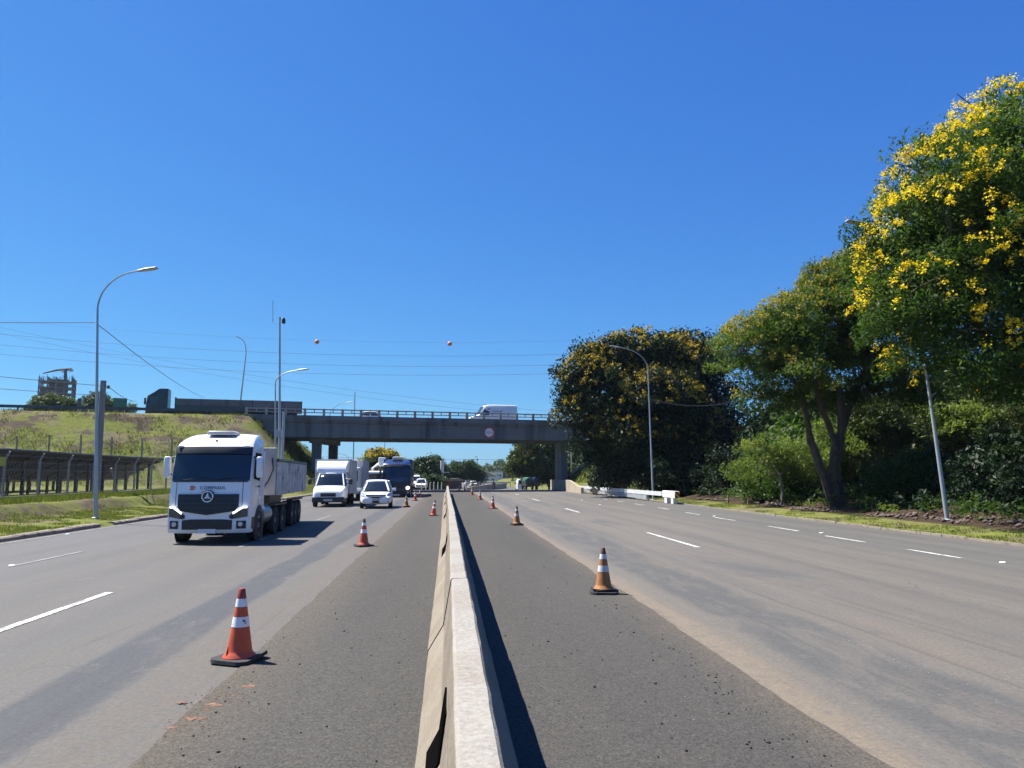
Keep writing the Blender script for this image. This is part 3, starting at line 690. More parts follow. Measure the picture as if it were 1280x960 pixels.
cp = mast('utility_pole', 'square weathered concrete pole right behind the tall galvanised lamp', 'utility pole', (-19.72, 45, ground_z(-19.7, 45)), 6.45, .2, .16, M['post_concrete'])
MB().lathe([(.04, 0), (.09, .05), (.05, .1), (.09, .15), (.03, .2)], 10, (.3, 0, 6.0)).build('insulator', M['black_plastic'], cp)
MB().tube([(0, 0, 6.05), (.3, 0, 6.05)], .025, 6).build('bracket', M['galv_dull'], cp)
for x, y, h, lb in ((-17.1, 140, 17, 'tall thin pole under the bridge beside the box van roof'), (14.3, 131, 8.6, 'pale pole at the edge of the far trees right of the white minibus'), (16.2, 112, 5.6, 'pale pole just left of the dark bridge pier'), (18.2, 112, 6.2, 'thin pole just right of the dark bridge pier')):
    mast('steel_post', lb, 'post', (x, y, dip(y)), h - dip(y), .13, .09, M['galv'])
tp = mast('totem_post', 'white square post with a cross arm standing beyond the barrier end', 'post', (-1.15, 150, -.95), 5.7, .36, .34, M['white_dusty'])
MB().box((.6, 0, 3.4), (1.6, .12, .12)).build('cross_arm', M['white_dusty'], tp)

# ------------------------------------------------------------------ overhead wires
def wire(name, pts, r, label, cat, sag=0.0, n=24, group=None):
    out = []
    for a, b in zip(pts, pts[1:]):
        a, b = Vector(a), Vector(b)
        for k in range(n + (b == Vector(pts[-1]))):
            u = k / n; p = a.lerp(b, u); p.z -= sag * 4 * u * (1 - u); out.append(p)
    o = MB().tube(out, r, 5).build(name, M['wire']); return tag(o, label, cat, group)
def sagline(z0, y, k=.0006, x0=-150, x1=70, c=-12): return [(x, y, z0 + k * (x - c) ** 2) for x in np.linspace(x0, x1, 40)]
GW = 'high power lines crossing the sky'
for z0, y, lb in ((28.1, 150, 'highest power line, the one that carries the warning balls'), (25.5, 151, 'second highest power line crossing the sky above the bridge'), (23.4, 151, 'third power line down crossing the sky above the bridge'), (21.5, 150, 'fourth power line down crossing the sky above the bridge')):
    tag(MB().tube(sagline(z0, y), .022 if z0 < 28 else .012, 5).build('power_line', M['wire']), lb, 'power line', GW)
for d in (0, 1.3):
    tag(MB().tube([(x, 170, 24.0 - d + (-.155) * (x + 45) + .0006 * (x + 45) ** 2) for x in np.linspace(-140, 60, 40)], .02, 5).build('power_line', M['wire']), 'one of two close power lines sloping down to the right behind the white van', 'power line', GW)
wire('power_line', [(-60, 260, 8.5), (60, 260, 7.6)], .04, 'faint line seen low under the bridge above the far trees', 'power line', .8, group=GW)
for x, lb in ((-25.9, 'orange warning ball hanging left on the power line above the bridge'), (.1, 'orange warning ball hanging in mid sky above the white van')):
    root = thing('warning_ball', lb, 'marker ball', (x, 149.9, 27.9), 0, 'aviation warning balls')
    for nm, z0, z1 in (('upper_half', 0, 1), ('lower_half', -1, 0)):
        pr = [(.46 * math.cos(a), .46 * math.sin(a)) for a in [math.pi / 2 * (z0 + (z1 - z0) * k / 8) for k in range(9)]]
        MB().lathe([(max(p, .003), q) for p, q in pr], 16).build(nm, simple('ball_' + nm, (.6, .16, .03) if z0 < 0 else (.62, .24, .08), .5), root)
wire('service_wire', [(-42, 33, 8.75), (-14.5, 32, 8.12)], .013, 'thin wire running left from the tall galvanised lamp', 'wire', .25)
wire('service_wire', [(-14.4, 32, 8.05), (-29.7, 95, 11.3)], .016, 'long wire from the tall galvanised lamp down to the bridge', 'wire', .35)
wire('service_wire', [(-52, 44, 10.6), (-19.45, 45, 6.95)], .016, 'upper wire coming in from the left to the concrete pole', 'wire', .3)
wire('service_wire', [(-19.45, 45, 6.95), (-39.5, 100, 11.3)], .02, 'upper wire leaving the concrete pole towards the truck cab on the embankment', 'wire', .3)
wire('service_wire', [(-52, 44, 9.3), (-19.5, 45, 6.4)], .014, 'lower wire coming in from the left to the concrete pole', 'wire', .3)
wire('service_wire', [(-19.5, 45, 6.4), (-39.5, 100, 11.0)], .018, 'lower wire leaving the concrete pole towards the truck cab on the embankment', 'wire', .3)
wire('service_wire', [(15.5, 57.5, 7.75), (23.0, 57, 7.8)], .03, 'pale sagging cable from the lamp behind the guardrail into the trees', 'wire', .55)

# ------------------------------------------------------------------ fences and solar field on the left
fx = lambda y: -19.05 - .035 * (y - 35)
fn_ = thing('chain_link_fence', 'roadside fence of concrete posts with bent tops before the solar panels', 'fence', (0, 0, 0))
ys = [28.6 + 3.02 * k for k in range(12)]
for y in ys:
    x = fx(y); z = ground_z(x, y) - .1
    MB().tube([(x, y, z), (x, y, z + 1.85), (x + .2, y - .05, z + 2.2)], [.065, .06, .045], 4).build('fence_post', M['post_concrete'], fn_)
for hh in (.25, .6, .95, 1.3, 1.65, 1.95, 2.2):
    MB().tube([(fx(y) + .08 + (max(0, hh - 1.75) * .55), y, ground_z(fx(y), y) + hh) for y in ys], .005, 4).build('strand', M['galv_dull'], fn_)
mbm = MB(); n = 0
for a, b in zip(ys, ys[1:]):                                        # woven mesh: crossing thin wires
    for k in range(11):
        y0 = a + (b - a) * k / 11
        for s in (1, -1):
            y1 = y0 + s * 1.0
            if not (ys[0] <= y1 <= ys[-1]): continue
            p, q = (fx(y0) + .085, y0, ground_z(fx(y0), y0) + .05), (fx(y1) + .085, y1, ground_z(fx(y1), y1) + 1.75)
            mbm.tube([p, q], .0025, 3, cap=False)
mbm.build('wire_mesh', M['galv_dull'], fn_)
rings = [[(fx(y) - .1, y, ground_z(fx(y), y) - .2), (fx(y) + .1, y, ground_z(fx(y), y) - .2), (fx(y) + .1, y, ground_z(fx(y), y) + .16), (fx(y) - .1, y, ground_z(fx(y), y) + .16)] for y in ys]
MB().loft(rings, smooth=False).build('sill', M['post_concrete'], fn_)
for y, s in ((33.6, 1), (45.9, -1)):
    x = fx(y); z = ground_z(x, y)
    MB().tube([(x + .06, y, z + 1.5), (x + .06, y - 1.1 * s, z)], .06, 4).build('brace', M['post_concrete'], fn_)
M['sign_yellow'] = simple('sign_yellow', (.38, .36, .05), .6, 0, .1, 3)
o = MB().box((-18.85, 34.0, 2.47), (.04, .62, .38)).build('warning_plate', M['sign_yellow'], bevel=.01); tag(o, 'small yellow plate wired to the roadside fence', 'sign')
# fence half way up the embankment
ef = thing('slope_fence', 'thin wire fence with bent posts half way up the grass embankment', 'fence', (0, 0, 0))
pts = []
for k in range(17):
    x = -62 + 2.55 * k; y = YN(x) - 9.4; pts.append((x, y))
    z = ground_z(x, y) - .1
    MB().tube([(x, y, z), (x, y, z + 1.9), (x + .05, y - .25, z + 2.25)], [.09, .08, .06], 4).build('fence_post', M['post_concrete'], ef)
for hh in (.5, 1.0, 1.5, 1.9):
    MB().tube([(x, y - .07, ground_z(x, y) + hh) for x, y in pts], .009, 4).build('strand', M['galv_dull'], ef)
# solar tables, high edge towards the road
M['panel_back'] = simple('panel_back', (.105, .092, .10), .6, 0, .2, 1.5)
t = NT('panel_face'); g = t.n('ShaderNodeTexBrick', Scale=1.0, Color1=(.012, .018, .05, 1), Color2=(.014, .022, .06, 1), Mortar=(.12, .12, .13, 1), Vector=t.obj()); g.inputs['Mortar Size'].default_value = .01
t.bsdf(g.outputs[0], .12); M['panel_face'] = t.mat
def solar_table(label, x, y, L):
    z0 = ground_z(x, y); root = thing('solar_table', label, 'solar panel', (x, y, z0), 0, 'rows of solar panels behind the roadside fence')
    hi, lo, w = 2.32, .78, 3.0
    mb = MB(); mb.add([(0, 0, hi), (0, L, hi), (-w, L, lo), (-w, 0, lo)], [(0, 1, 2, 3)]); me = mb.build('panel_face', M['panel_face'], root); me.location = (0, 0, .03)
    mb = MB(); mb.loft([[(0, yy, hi), (0, yy, hi - .06), (-w, yy, lo - .06), (-w, yy, lo)] for yy in (0.01, L - .01)], smooth=False); mb.build('panel_back', M['panel_back'], root)
    k = 0; mb = MB()
    while k * 1.02 < L: mb.box((.0, .03 + k * 1.02, hi + .03), (.09, .11, .07)); mb.box((.0, .5 + k * 1.02, hi + .0), (.05, .06, .05)); k += 1
    mb.build('edge_clamp', M['chrome'], root)
    for u in (.12, .5, .85): MB().box((-w * u, L / 2, hi + (lo - hi) * u - .12), (.06, L, .09)).build('purlin', M['frame_dark'], root)
    for yy in (.9, L / 2, L - .9):
        MB().box((-.75, yy, .85), (.14, .14, 2.0)).build('leg', M['frame_dark'], root); MB().box((-2.35, yy, .45), (.12, .12, 1.1)).build('leg', M['frame_dark'], root)
        MB().tube([(-.25, yy + .08, hi - .2), (-2.7, yy + .08, lo + .1)], .05, 4).build('rafter', M['frame_dark'], root)
k = 0
names = ['nearest', 'second', 'third', 'fourth', 'fifth']
for row, (x, y0, cnt) in enumerate(((-20.8, 30.2, 5), (-26.6, 28.0, 5), (-32.6, 31.0, 4))):
    for i in range(cnt):
        where = ['just behind the roadside fence', 'in the middle row behind the fence', 'in the back row near the embankment'][row]
        solar_table(f'dark tilted solar table {where}, {names[i]} from the road viewer', x - .2 * (i % 2) * 0 - .035 * (y0 + 6.1 * i - 30), y0 + 6.1 * i, 5.9)

# ------------------------------------------------------------------ guardrails
def wbeam(parent, pts, h0, name='rail', mat=None):
    prof = [(0, 0), (.035, .03), (.075, .075), (.075, .11), (.02, .15), (.075, .19), (.075, .225), (.035, .27), (0, .30), (-.015, .30), (-.015, 0)]
    rings = []
    for i, p in enumerate(pts):
        q = Vector(pts[min(i + 1, len(pts) - 1)]) - Vector(pts[max(0, i - 1)]); n = Vector((-q.y, q.x, 0)).normalized()
        rings.append([(p[0] + n.x * a, p[1] + n.y * a, p[2] + h0 + b) for a, b in prof])
    return MB().loft(rings, smooth=False).build(name, mat or M['galv'], parent)
gr = thing('guardrail', 'galvanised guardrail on the right verge running into a white end block', 'guardrail', (0, 0, 0))
gp = [(14.35 + .012 * (80 - y) + .15 * sm(60, 50, y), y, .02) for y in (84, 80, 76, 72, 68, 64, 60, 56, 52.3)]
wbeam(gr, gp, .45, 'rail', M['rail_white']); wbeam(gr, [(x + .02, y, z) for x, y, z in gp[:-1]], .12, 'lower_rail', M['galv_dull'])
for x, y, z in gp[1:-1]:
    MB().box((x + .12, y, .38), (.1, .16, .9)).build('rail_post', M['galv_dull'], gr)
blk = thing('guardrail_end_block', 'white concrete end block of the guardrail with striped face', 'end block', (14.95, 50.6, .02))
MB().box((0, 0, .6), (.34, 2.9, .46)).build('block', M['white_dusty'], blk, bevel=.03)
for yy in (-.75, .75): MB().box((0, yy, .17), (.3, .55, .36)).build('foot', M['white_dusty'], blk, bevel=.02)
t = NT('hazard_stripe'); s = t.n('ShaderNodeSeparateXYZ', i0=t.obj()); q = t.math('FRACT', t.math('MULTIPLY', t.math('ADD', s.outputs[0], s.outputs[2]), 3.2))
t.bsdf(t.mix(t.math('GREATER_THAN', q, .5), (.02, .02, .02), (.6, .26, .03)), .6); M['hazard'] = t.mat
MB().box((0, -1.49, .6), (.32, .03, .42)).build('hazard_plate', M['hazard'], blk)
for x, y, lb, col in ((13.9, 71.5, 'small pale wooden stake board in front of the guardrail', 'wood_pale'), (14.05, 73.6, 'small brown wooden stake in front of the guardrail', 'brown')):
    r_ = thing('stake_board', lb, 'stake', (x, y, .02)); MB().box((0, 0, .3), (.12, .08, .62)).build('stake', M['wood'], r_)
    MB().box((0, -.05, .42), (.55, .03, .34)).build('board', M['wall_concrete'] if col == 'wood_pale' else M['wood'], r_)
for x, y, h in ((17.75, 47.5, .62), (17.95, 44.8, .4)):
    r_ = MB().tube([(x, y, 0), (x + .02, y, h)], [.06, .05], 6).build('wooden_stake', M['wood']); tag(r_, 'short grey stake in the grass at the head of the rubble heap' if h > .5 else 'lowest stub of a stake beside the rubble heap', 'stake')
eg = thing('guardrail', 'dark guardrail along the top edge of the left grass embankment', 'guardrail', (0, 0, 0))
pts = []
for lx in np.linspace(-70, -19, 18):
    v = Matrix.Rotation(TH, 3, 'Z') @ Vector((lx, -.35, 0)); pts.append((v.x - 4.5, v.y + 89, ground_z(v.x - 4.5, v.y + 89)))
pts = [(x, y, 8.28) for x, y, z in pts]
wbeam(eg, pts, .42, 'rail', M['dark_paint'])
for x, y, z in pts: MB().box((x, y + .12, z + .25), (.14, .1, .95)).build('rail_post', M['dark_paint'], eg)
def board_sign(label, x, y, z, w, h, mat, rz):
    r_ = thing('road_sign_board', label, 'road sign', (x, y, 8.1), rz)
    MB().box((0, 0, z - 8.1), (w, .06, h)).build('board', mat, r_, bevel=.02)
    for s in (-.35, .35): MB().tube([(w * s, .08, -.1), (w * s, .08, z - 8.1 + h * .4)], .05, 6).build('post', M['galv_dull'], r_)
board_sign('large green direction sign on the embankment ahead of the truck cab', -41.2, 99, 10.85, 1.55, 1.35, M['sign_green'], R(20))
board_sign('small dark sign on the embankment left of the green direction sign', -46.1, 99, 11.0, .55, .95, M['dark_paint'], R(-15))

# ------------------------------------------------------------------ unfinished tower with crane
M['raw_concrete'] = streaked('raw_concrete', (.11, .095, .088), (.05, .043, .04), .9, .5, .15)
M['raw_dark'] = simple('raw_dark', (.035, .032, .032), .9, 0, .3, .2)
tw = thing('unfinished_tower', 'unfinished concrete frame tower far off above the embankment', 'building', (-190, 385, 0), R(18))
for k in range(17):
    MB().bbox((-7.4, -5.4, k * 2.9), (7.4, 5.4, k * 2.9 + .55)).build('floor_slab', M['raw_concrete'], tw)
for cx in (-7, -3.5, 0, 3.5, 7):
    for cy in (-5.1, 0, 5.1):
        MB().box((cx, cy, 24.4), (.6, .6, 48.8)).build('column', M['raw_concrete'], tw)
MB().bbox((-3, -2.5, 0), (3, 2.5, 48)).build('core', M['raw_dark'], tw)
rr = random.Random(9)
for k in range(50): MB().box((rr.uniform(-7.2, 7.2), rr.choice((-5.2, 5.2, rr.uniform(-5, 5))), 48), (.14, .14, rr.uniform(1.5, 4.4))).build('starter_bar', M['raw_dark'], tw)
for k in (9, 11, 13, 14):
    MB().bbox((-6.5, -5.3, k * 2.9 + .55), (rr.uniform(-2, 4), -5.1, k * 2.9 + 2.0)).build('infill_wall', M['raw_dark'], tw)
cr = thing('tower_crane', 'tower crane rising above the unfinished concrete tower', 'crane', (-187.2, 386, 0))
MB().box((0, 0, 26.5), (1.0, 1.0, 53)).build('mast', M['raw_dark'], cr)
MB().tube([(2.6, 0, 53.6), (-4, 0, 53), (-10.5, 0, 51.3)], [.6, .5, .25], 6).build('jib', M['raw_dark'], cr)
MB().box((2.4, 0, 53), (1.6, 1.2, 1.3)).build('counterweight', M['galv_dull'], cr)
MB().box((-.9, -.9, 52.2), (1.0, .9, 1.1)).build('cab', M['white_dusty'], cr)
# ------------------------------------------------------------------ traffic cones
M['cone_orange'] = simple('cone_orange', (.50, .075, .025), .5, 0, .18, 6, dirt=(.34, .06, .03))
M['cone_red'] = simple('cone_red', (.47, .075, .035), .55, 0, .25, 6, dirt=(.28, .06, .035))
M['cone_ochre'] = simple('cone_ochre', (.34, .14, .035), .65, 0, .3, 7, dirt=(.14, .085, .045))
M['cone_tip'] = simple('cone_tip', (.26, .03, .02), .55, 0, .2, 6)
M['cone_tip_dirty'] = simple('cone_tip_dirty', (.10, .045, .025), .7, 0, .3, 8)
t = NT('reflective_band'); o = t.obj()
c = t.mix(t.sstep(t.noise(13, o, 4, .6), .60, .66), (.74, .75, .74), (.12, .12, .13)); c = t.mix(t.sstep(t.noise(4, o, 4), .5, .75, 0, .4), c, (.45, .42, .37)); t.bsdf(c, .35); M['band'] = t.mat
M['band_dirty'] = simple('band_dirty', (.58, .57, .53), .6, 0, .3, 7, dirt=(.26, .22, .17))
def cone(label, x, y, kind, rz=0.0, scale=1.0, tilt=None):
    A = {'new': ('cone_orange', 'cone_tip', 'band'), 'red': ('cone_red', 'cone_tip_dirty', 'band'), 'old': ('cone_ochre', 'cone_tip_dirty', 'band_dirty')}[kind]
    root = thing('traffic_cone', label, 'traffic cone', (x, y, .012), rz, 'traffic cones along the roadworks'); root.scale = (scale * .9,) * 3
    # square rubber foot with chamfered corners, one corner curled up
    mb = MB(); s = .245; n = 8
    def foot(u, v):
        px, py = (u * 2 - 1) * s, (v * 2 - 1) * s
        m = abs(u*2-1) + abs(v*2-1)
        if m > 1.72: px *= 1.72 / m; py *= 1.72 / m
        lift = (.075 if kind == 'new' else .02) * max(0, (u - .45) / .55) ** 2 * max(0, v - .2) + (.02 if kind == 'new' else .01) * max(0, .3 - u)
        return px, py, lift
    top = lambda u, v: (*foot(u, v)[:2], foot(u, v)[2] + .042)
    bot = lambda u, v: (foot(u, v)[0] * 1.03, foot(u, v)[1] * 1.03, foot(u, v)[2] + .004)
    mb.grid(top, n, n); mb.grid(bot, n, n, flip=True)
    edge = [(i / n, 0) for i in range(n)] + [(1, i / n) for i in range(n)] + [(1 - i / n, 1) for i in range(n)] + [(0, 1 - i / n) for i in range(n)]
    mb.loft([[bot(*e) for e in edge], [top(*e) for e in edge]], smooth=False, cap=False)
    if kind == 'old': mb.box((.02, .03, .055), (.40, .36, .03), R(14)); mb.box((-.02, .0, .078), (.34, .33, .022), R(-5))
    mb.build('rubber_foot', M['rubber'], root)
    z0 = .045 if kind != 'old' else .08
    R_ = lambda z: .148 + (.036 - .148) * (z - z0) / (.8 - z0)
    prof = [(.185, z0), (.182, z0 + .012), (R_(z0 + .05) + .004, z0 + .05)] + [(R_(z), z) for z in np.linspace(z0 + .08, .69, 9)]
    MB().lathe(prof, 28).build('body', M[A[0]], root)
    MB().lathe([(R_(.69), .69), (R_(.79), .79), (R_(.79) * .8, .80), (.01, .80)], 20).build('tip', M[A[1]], root)
    for za, zb in ((.60, .69), (.38, .49)):
        MB().lathe([(R_(z) + .0025, z) for z in np.linspace(za, zb, 4)], 28, cap=False).build('reflective_band', M[A[2]], root)
    if kind == 'new':                                               # torn flap at the foot
        mb = MB(); mb.grid(lambda u, v: ((R_(.09 + .1 * v) + .008 + .02 * u * (1 - v)) * math.cos(-2.2 + .5 * (u - .5) * (1.2 - v)), (R_(.09 + .1 * v) + .008 + .02 * u * (1 - v)) * math.sin(-2.2 + .5 * (u - .5) * (1.2 - v)), .07 + .11 * v), 4, 3)
        mb.build('torn_flap', M[A[0]], root)
    if tilt: root.rotation_euler = (tilt[0], tilt[1], rz)
    return root
cone('bright orange cone with a curled black foot, nearest on the left of the barrier', -2.12, 8.3, 'new', R(-24))
cone('orange cone alone on the dark asphalt between the nearest orange cone and the white hatchback', -2.24, 21.05, 'red', R(30))
cone('dirty ochre cone just right of the white hatchback', -2.46, 46.3, 'old', R(10))
cone('cone by the wheel of the blue truck, second beyond the white hatchback', -2.42, 57.8, 'red', R(50))
cone('cone beside the blue truck headlight, third beyond the white hatchback', -2.36, 66, 'red', R(5))
cone('leaning red cone at the left foot of the median barrier', -.66, 36.3, 'red', R(12), 1.0, (R(2), R(5)))
cone('faded ochre cone with stacked black feet, nearest on the right of the barrier', 2.52, 12.4, 'old', R(-8))
cone('dirty ochre cone on the dark asphalt, second right of the barrier', 2.62, 29.15, 'old', R(20))
cone('red and white cone, third in the row right of the barrier', 2.56, 43.7, 'red', R(40))
cone('small red cone, fourth in the row right of the barrier', 2.48, 59.2, 'red', R(0))
cone('tiny red cone, fifth in the row right of the barrier near the bridge shadow', 2.3, 73.4, 'red', R(15))
cone('tiny cone, left one of a pair right behind the barrier end', 1.3, 88, 'old', R(15))
cone('tiny cone, right one of a pair right behind the barrier end', 1.95, 89, 'red', R(15))
dl = None
for k, x in enumerate((-3.5, -2.95, -2.4, -1.9, -1.35, -.85)):
    if dl is None:
        dl = thing('delineator_post', 'slim white and orange post in the row beyond the bridge shadow', 'delineator', (x, 104, dip(104)), 0, 'row of delineator posts')
        MB().lathe([(.2, 0), (.2, .05), (.08, .07)], 10).build('foot', M['rubber'], dl); MB().lathe([(.085, .06), (.05, 1.0), (.01, 1.02)], 10).build('post', M['white_dusty'], dl)
        for z in (.3, .7): MB().lathe([(.081 - .036 * z + .004, z), (.081 - .036 * (z + .2) + .004, z + .2)], 10, cap=False).build('reflective_band', M['cone_orange'], dl)
    else: c = dup(dl); c.location = (x, 104 + .3 * k, dip(104)); 

# ------------------------------------------------------------------ vehicles
def wheel(parent, x, y, r, w, out, dual=False, name='wheel', rim='alloy'):
    """x = outer face; out = +1/-1 side facing out"""
    h = w
    o = MB().lathe([(r * .55, -h), (r * .93, -h), (r, -h * .85), (r, -h * .15), (r * .94, 0), (r * .62, -.005 * 1), (r * .58, -.03)], 24, (0, 0, 0), 'X').build(name, M['rubber'], parent)
    o.location = (x, y, r); o.scale.x = out
    MB().lathe([(.01, -.055), (r * .16, -.02), (r * .2, -.09), (r * .48, -.10), (r * .58, -.03), (r * .6, -.028)], 20, (0, 0, 0), 'X', cap=False).build('rim', M[rim], o)
    if dual:
        MB().lathe([(r * .55, -h * 2.15), (r, -h * 2.1), (r, -h * 1.2), (r * .55, -h * 1.15)], 20, (0, 0, 0), 'X').build('inner_tyre', M['rubber'], o)
    return o

t = NT('daylight_lamp'); e = t.n('ShaderNodeEmission', Color=(1, .97, .92), Strength=1.6); t.t.links.new(e.outputs[0], t.out.inputs[0]); M['daylight_lamp'] = t.mat
class Cab:
    """cab-over truck cab; surface front(x, z) is shared by every panel on it. front at y~0, facing -Y"""
    def __init__(s, hw, lean, width, top, depth, bulge=.20):
        s.hw0, s.lean, s.width, s.top, s.depth, s.bulge = hw, lean, width, top, depth, bulge
    def hw(s, z): return s.hw0 * lerp_tab(s.width, z)
    def y(s, x, z): return lerp_tab(s.lean, z) + s.bulge * min(1, abs(x) / s.hw(z)) ** 3.2
    def shell(s, mat, root, z0, name='cab_shell'):
        rings = []
        zs = list(np.linspace(z0, s.top, 26))
        for z in zs:
            h = s.hw(z); ring = []
            ring.append((-h + .03, s.depth, z)); ring.append((-h, s.depth - .1, z)); ring.append((-h, s.y(h, z) + .45 + .0 * z, z)); ring.append((-h, s.y(h, z) + .12, z))
            for k in range(17):
                x = -h * .985 + 2 * h * .985 * k / 16; ring.append((x, s.y(x, z), z))
            ring += [(h, s.y(h, z) + .12, z), (h, s.y(h, z) + .45, z), (h, s.depth - .1, z), (h - .03, s.depth, z)]
            rings.append(ring)
        return MB().loft(rings).build(name, mat, root, sharp=50)
    def patch(s, zlo, zhi, x0, x1, off=.012, nx=14, nz_=4):
        f = lambda v, x: v(x) if callable(v) else v
        def P(u, v):
            x = x0 + (x1 - x0) * u; z = f(zlo, x) + (f(zhi, x) - f(zlo, x)) * v
            return (x, s.y(x, z) - off, z)
        def Q(u, v):
            p = P(u, v); return (p[0], p[1] + off + .02, p[2])
        mb = MB().grid(P, nx, nz_)
        e = [(i / nx, 0) for i in range(nx)] + [(1, j / nz_) for j in range(nz_)] + [(1 - i / nx, 1) for i in range(nx)] + [(0, 1 - j / nz_) for j in range(nz_)]
        mb.loft([[P(*q) for q in e], [Q(*q) for q in e]], smooth=False, cap=False)
        return mb
    def side(s, zlo, zhi, y0, y1, sgn, off=.012):
        """flat panel on the flank, y0/y1 measured from the front corner"""
        f = lambda v, u: v(u) if callable(v) else v
        def P(u, v):
            z = f(zlo, u) + (f(zhi, u) - f(zlo, u)) * v; h = s.hw(z)
            return (sgn * (h + off), max(s.y(h, z) + y0 * 1.0, s.y(h, z) + y0) + (y1 - y0) * u, z)
        mb = MB().grid(P, 6, 4)
        return mb

def mirror(root, x, y, z, h, sgn, shell, w=.26):
    o = MB().loft([[(px * .7, py, z + pz) for px, py in ((-w/2, -.06), (w/2, -.06), (w/2 * .8, .1), (-w/2 * .8, .1))] if abs(pz) > h * .46 else [(px, py, z + pz) for px, py in ((-w/2, -.08), (w/2, -.08), (w/2, .12), (-w/2, .12))] for pz in (-h * .5, -h * .42, 0, h * .42, h * .5)]).build('mirror', shell, root, bevel=.02)
    o.location = (x, y, 0)
    MB().tube([(0, .05, z + h * .4), (-sgn * .35, .22, z + h * .55)], .03, 6).build('bracket', M['black_plastic'], o)
    MB().tube([(0, .05, z - h * .35), (-sgn * .3, .22, z - h * .3)], .03, 6).build('bracket', M['black_plastic'], o)
    return o

LEAN = [(.15, .12), (.35, .03), (.6, 0), (1.0, .02), (1.72, .09), (2.2, .2), (2.72, .36), (2.85, .44), (2.98, .66), (3.10, .98), (3.2, 1.4), (3.27, 1.9)]
WID = [(.15, .97), (.6, 1.0), (1.75, 1.0), (2.75, .975), (2.95, .93), (3.1, .87), (3.27, .78)]
def heavy_cab(root, paint, visor=True, mirrors=True, face='white', depth=2.35):
    C = Cab(1.22, LEAN, WID, 3.27, depth)
    C.shell(paint, root, .42, 'cab')
    # bumper
    B = Cab(1.235, [(.12, .08), (.25, .0), (.95, -.015)], [(.12, .985), (.95, 1.0)], .93, .75, .2)
    B.shell(paint, root, .15, 'bumper')
    C.patch(1.74, 2.70, -1.165, 1.165, .016, 24, 5).build('windscreen', M['glass'], root)
    C.patch(1.70, 1.735, -1.12, 1.12, .02, 18, 1).build('wiper_cowl', M['black_plastic'], root)
    for a, b in ((-.8, -.1), (.05, .75)):
        MB().tube([(a, C.y(a, 1.76) - .05, 1.76), ((a + b) / 2, C.y(a, 1.8) - .05, 1.80), (b, C.y(b, 1.84) - .05, 1.84)], .014, 5).build('wiper', M['black_plastic'], root)
    if visor:
        C.patch(2.58, 2.80, -1.16, 1.16, .08, 22, 2).build('sun_visor', M['black_plastic'], root)
        for x in (-1.0, 1.0): MB().box((x, C.y(x, 2.82) - .09, 2.80), (.16, .1, .05)).build('marker_lamp', M['lens'], root, bevel=.01)
    MB().loft([[(x * k, y, 3.2 + z) for x, y in ((-.42, 1.05), (.42, 1.05), (.46, 1.7), (-.46, 1.7))] for k, z in ((1.0, 0), (1.0, .09), (.85, .13))]).build('roof_hatch', M['mid_grey'], root, bevel=.03)
    MB().box((.0, C.y(0, 2.99) - .01, 2.99), (.05, .05, .08)).build('roof_camera', M['black_plastic'], root)
    # grille with pointed chin
    lo = lambda x: .70 + .13 * (abs(x) / .9) + (.12 if abs(x) > .85 else 0)
    g = C.patch(lambda x: lo(x), lambda x: 1.33 - .0 * x, -.9, .9, .055, 20, 4).build('grille', M['black_plastic'], root)
    for z in (.92, 1.06, 1.2): C.patch(z - .012, z + .012, -.84, .84, .07, 14, 1).build('grille_slat', M['dark_paint'], g)
    low = lambda x: .26 + .0 * x
    g2 = B.patch(low, lambda x: .57 - .04 * max(0, abs(x) - .5) * 3, -.74, .74, .02, 14, 2).build('lower_grille', M['black_plastic'], root)
    for s in (-1, 1):
        B.patch(.28, lambda x: .52, s * .86, s * 1.13, .02, 5, 2).build('fog_lamp_housing', M['black_plastic'], root)
        MB().lathe([(.07, -.02), (.07, .02)], 12, (s * .98, B.y(.98, .42) - .03, .42), 'Y').build('fog_lamp', M['lens'], root)
        hz = lambda x: .57 + .16 * max(0, (abs(x) - .72)) ; ht = lambda x: .72 + .66 * max(0, min(.32, abs(x) - .72)) + .02
        h_ = B.patch(hz, ht, s * .70, s * 1.17, .022, 8, 2).build('headlight', M['lamp_dark'], root)
        B.patch(lambda x: ht(x) - .045, lambda x: ht(x) + .005, s * .76, s * 1.15, .035, 8, 1).build('light_strip', M['daylight_lamp'] if face == 'white' else M['lens'], h_)
        B.patch(.60, .70, s * .66, s * .80, .028, 3, 1).build('headlight_corner', M['black_plastic'], root)
        C.patch(.98, 1.70, s * .985, s * 1.0, .004, 1, 6).build('panel_gap', M['black_plastic'], root)
        # side window, door seam, handle, step, wheel arch
        C.side(lambda u: 1.80 - .08 * u, lambda u: 2.62, .22, 1.05, s, .012).build('side_window', M['glass'], root)
        C.side(.9, 1.72, 1.10, 1.12, s, .006).build('door_seam', M['black_plastic'], root)
        MB().box((s * 1.245, 1.15, 1.55), (.04, .2, .05)).build('door_handle', M['black_plastic'], root)
        MB().lathe([(.64, 0), (.60, .03), (.3, .032)], 28, (0, 0, 0), 'X', cap=False).build('wheel_arch', M['black_plastic'], root).location = (s * 1.21, 1.42, .33); root.children[-1].scale.x = s
        MB().bbox((s * 1.0, .42, .24), (s * 1.235, .80, .62)).build('entry_step', M['black_plastic'], root, bevel=.03)
        C.side(2.82, 3.1, .42, 1.2, s, .01).build('roof_side_fairing', paint, root)
        if mirrors: mirror(root, s * 1.40, C.y(1.2, 2.2) + .06, 2.16, .66, s, paint if face == 'white' else M['dark_paint'], .17)
    MB().box((.02, B.y(0, .25) - .03, .215), (.52, .02, .13)).build('number_plate', M['white_dusty'], root)
    return C, B
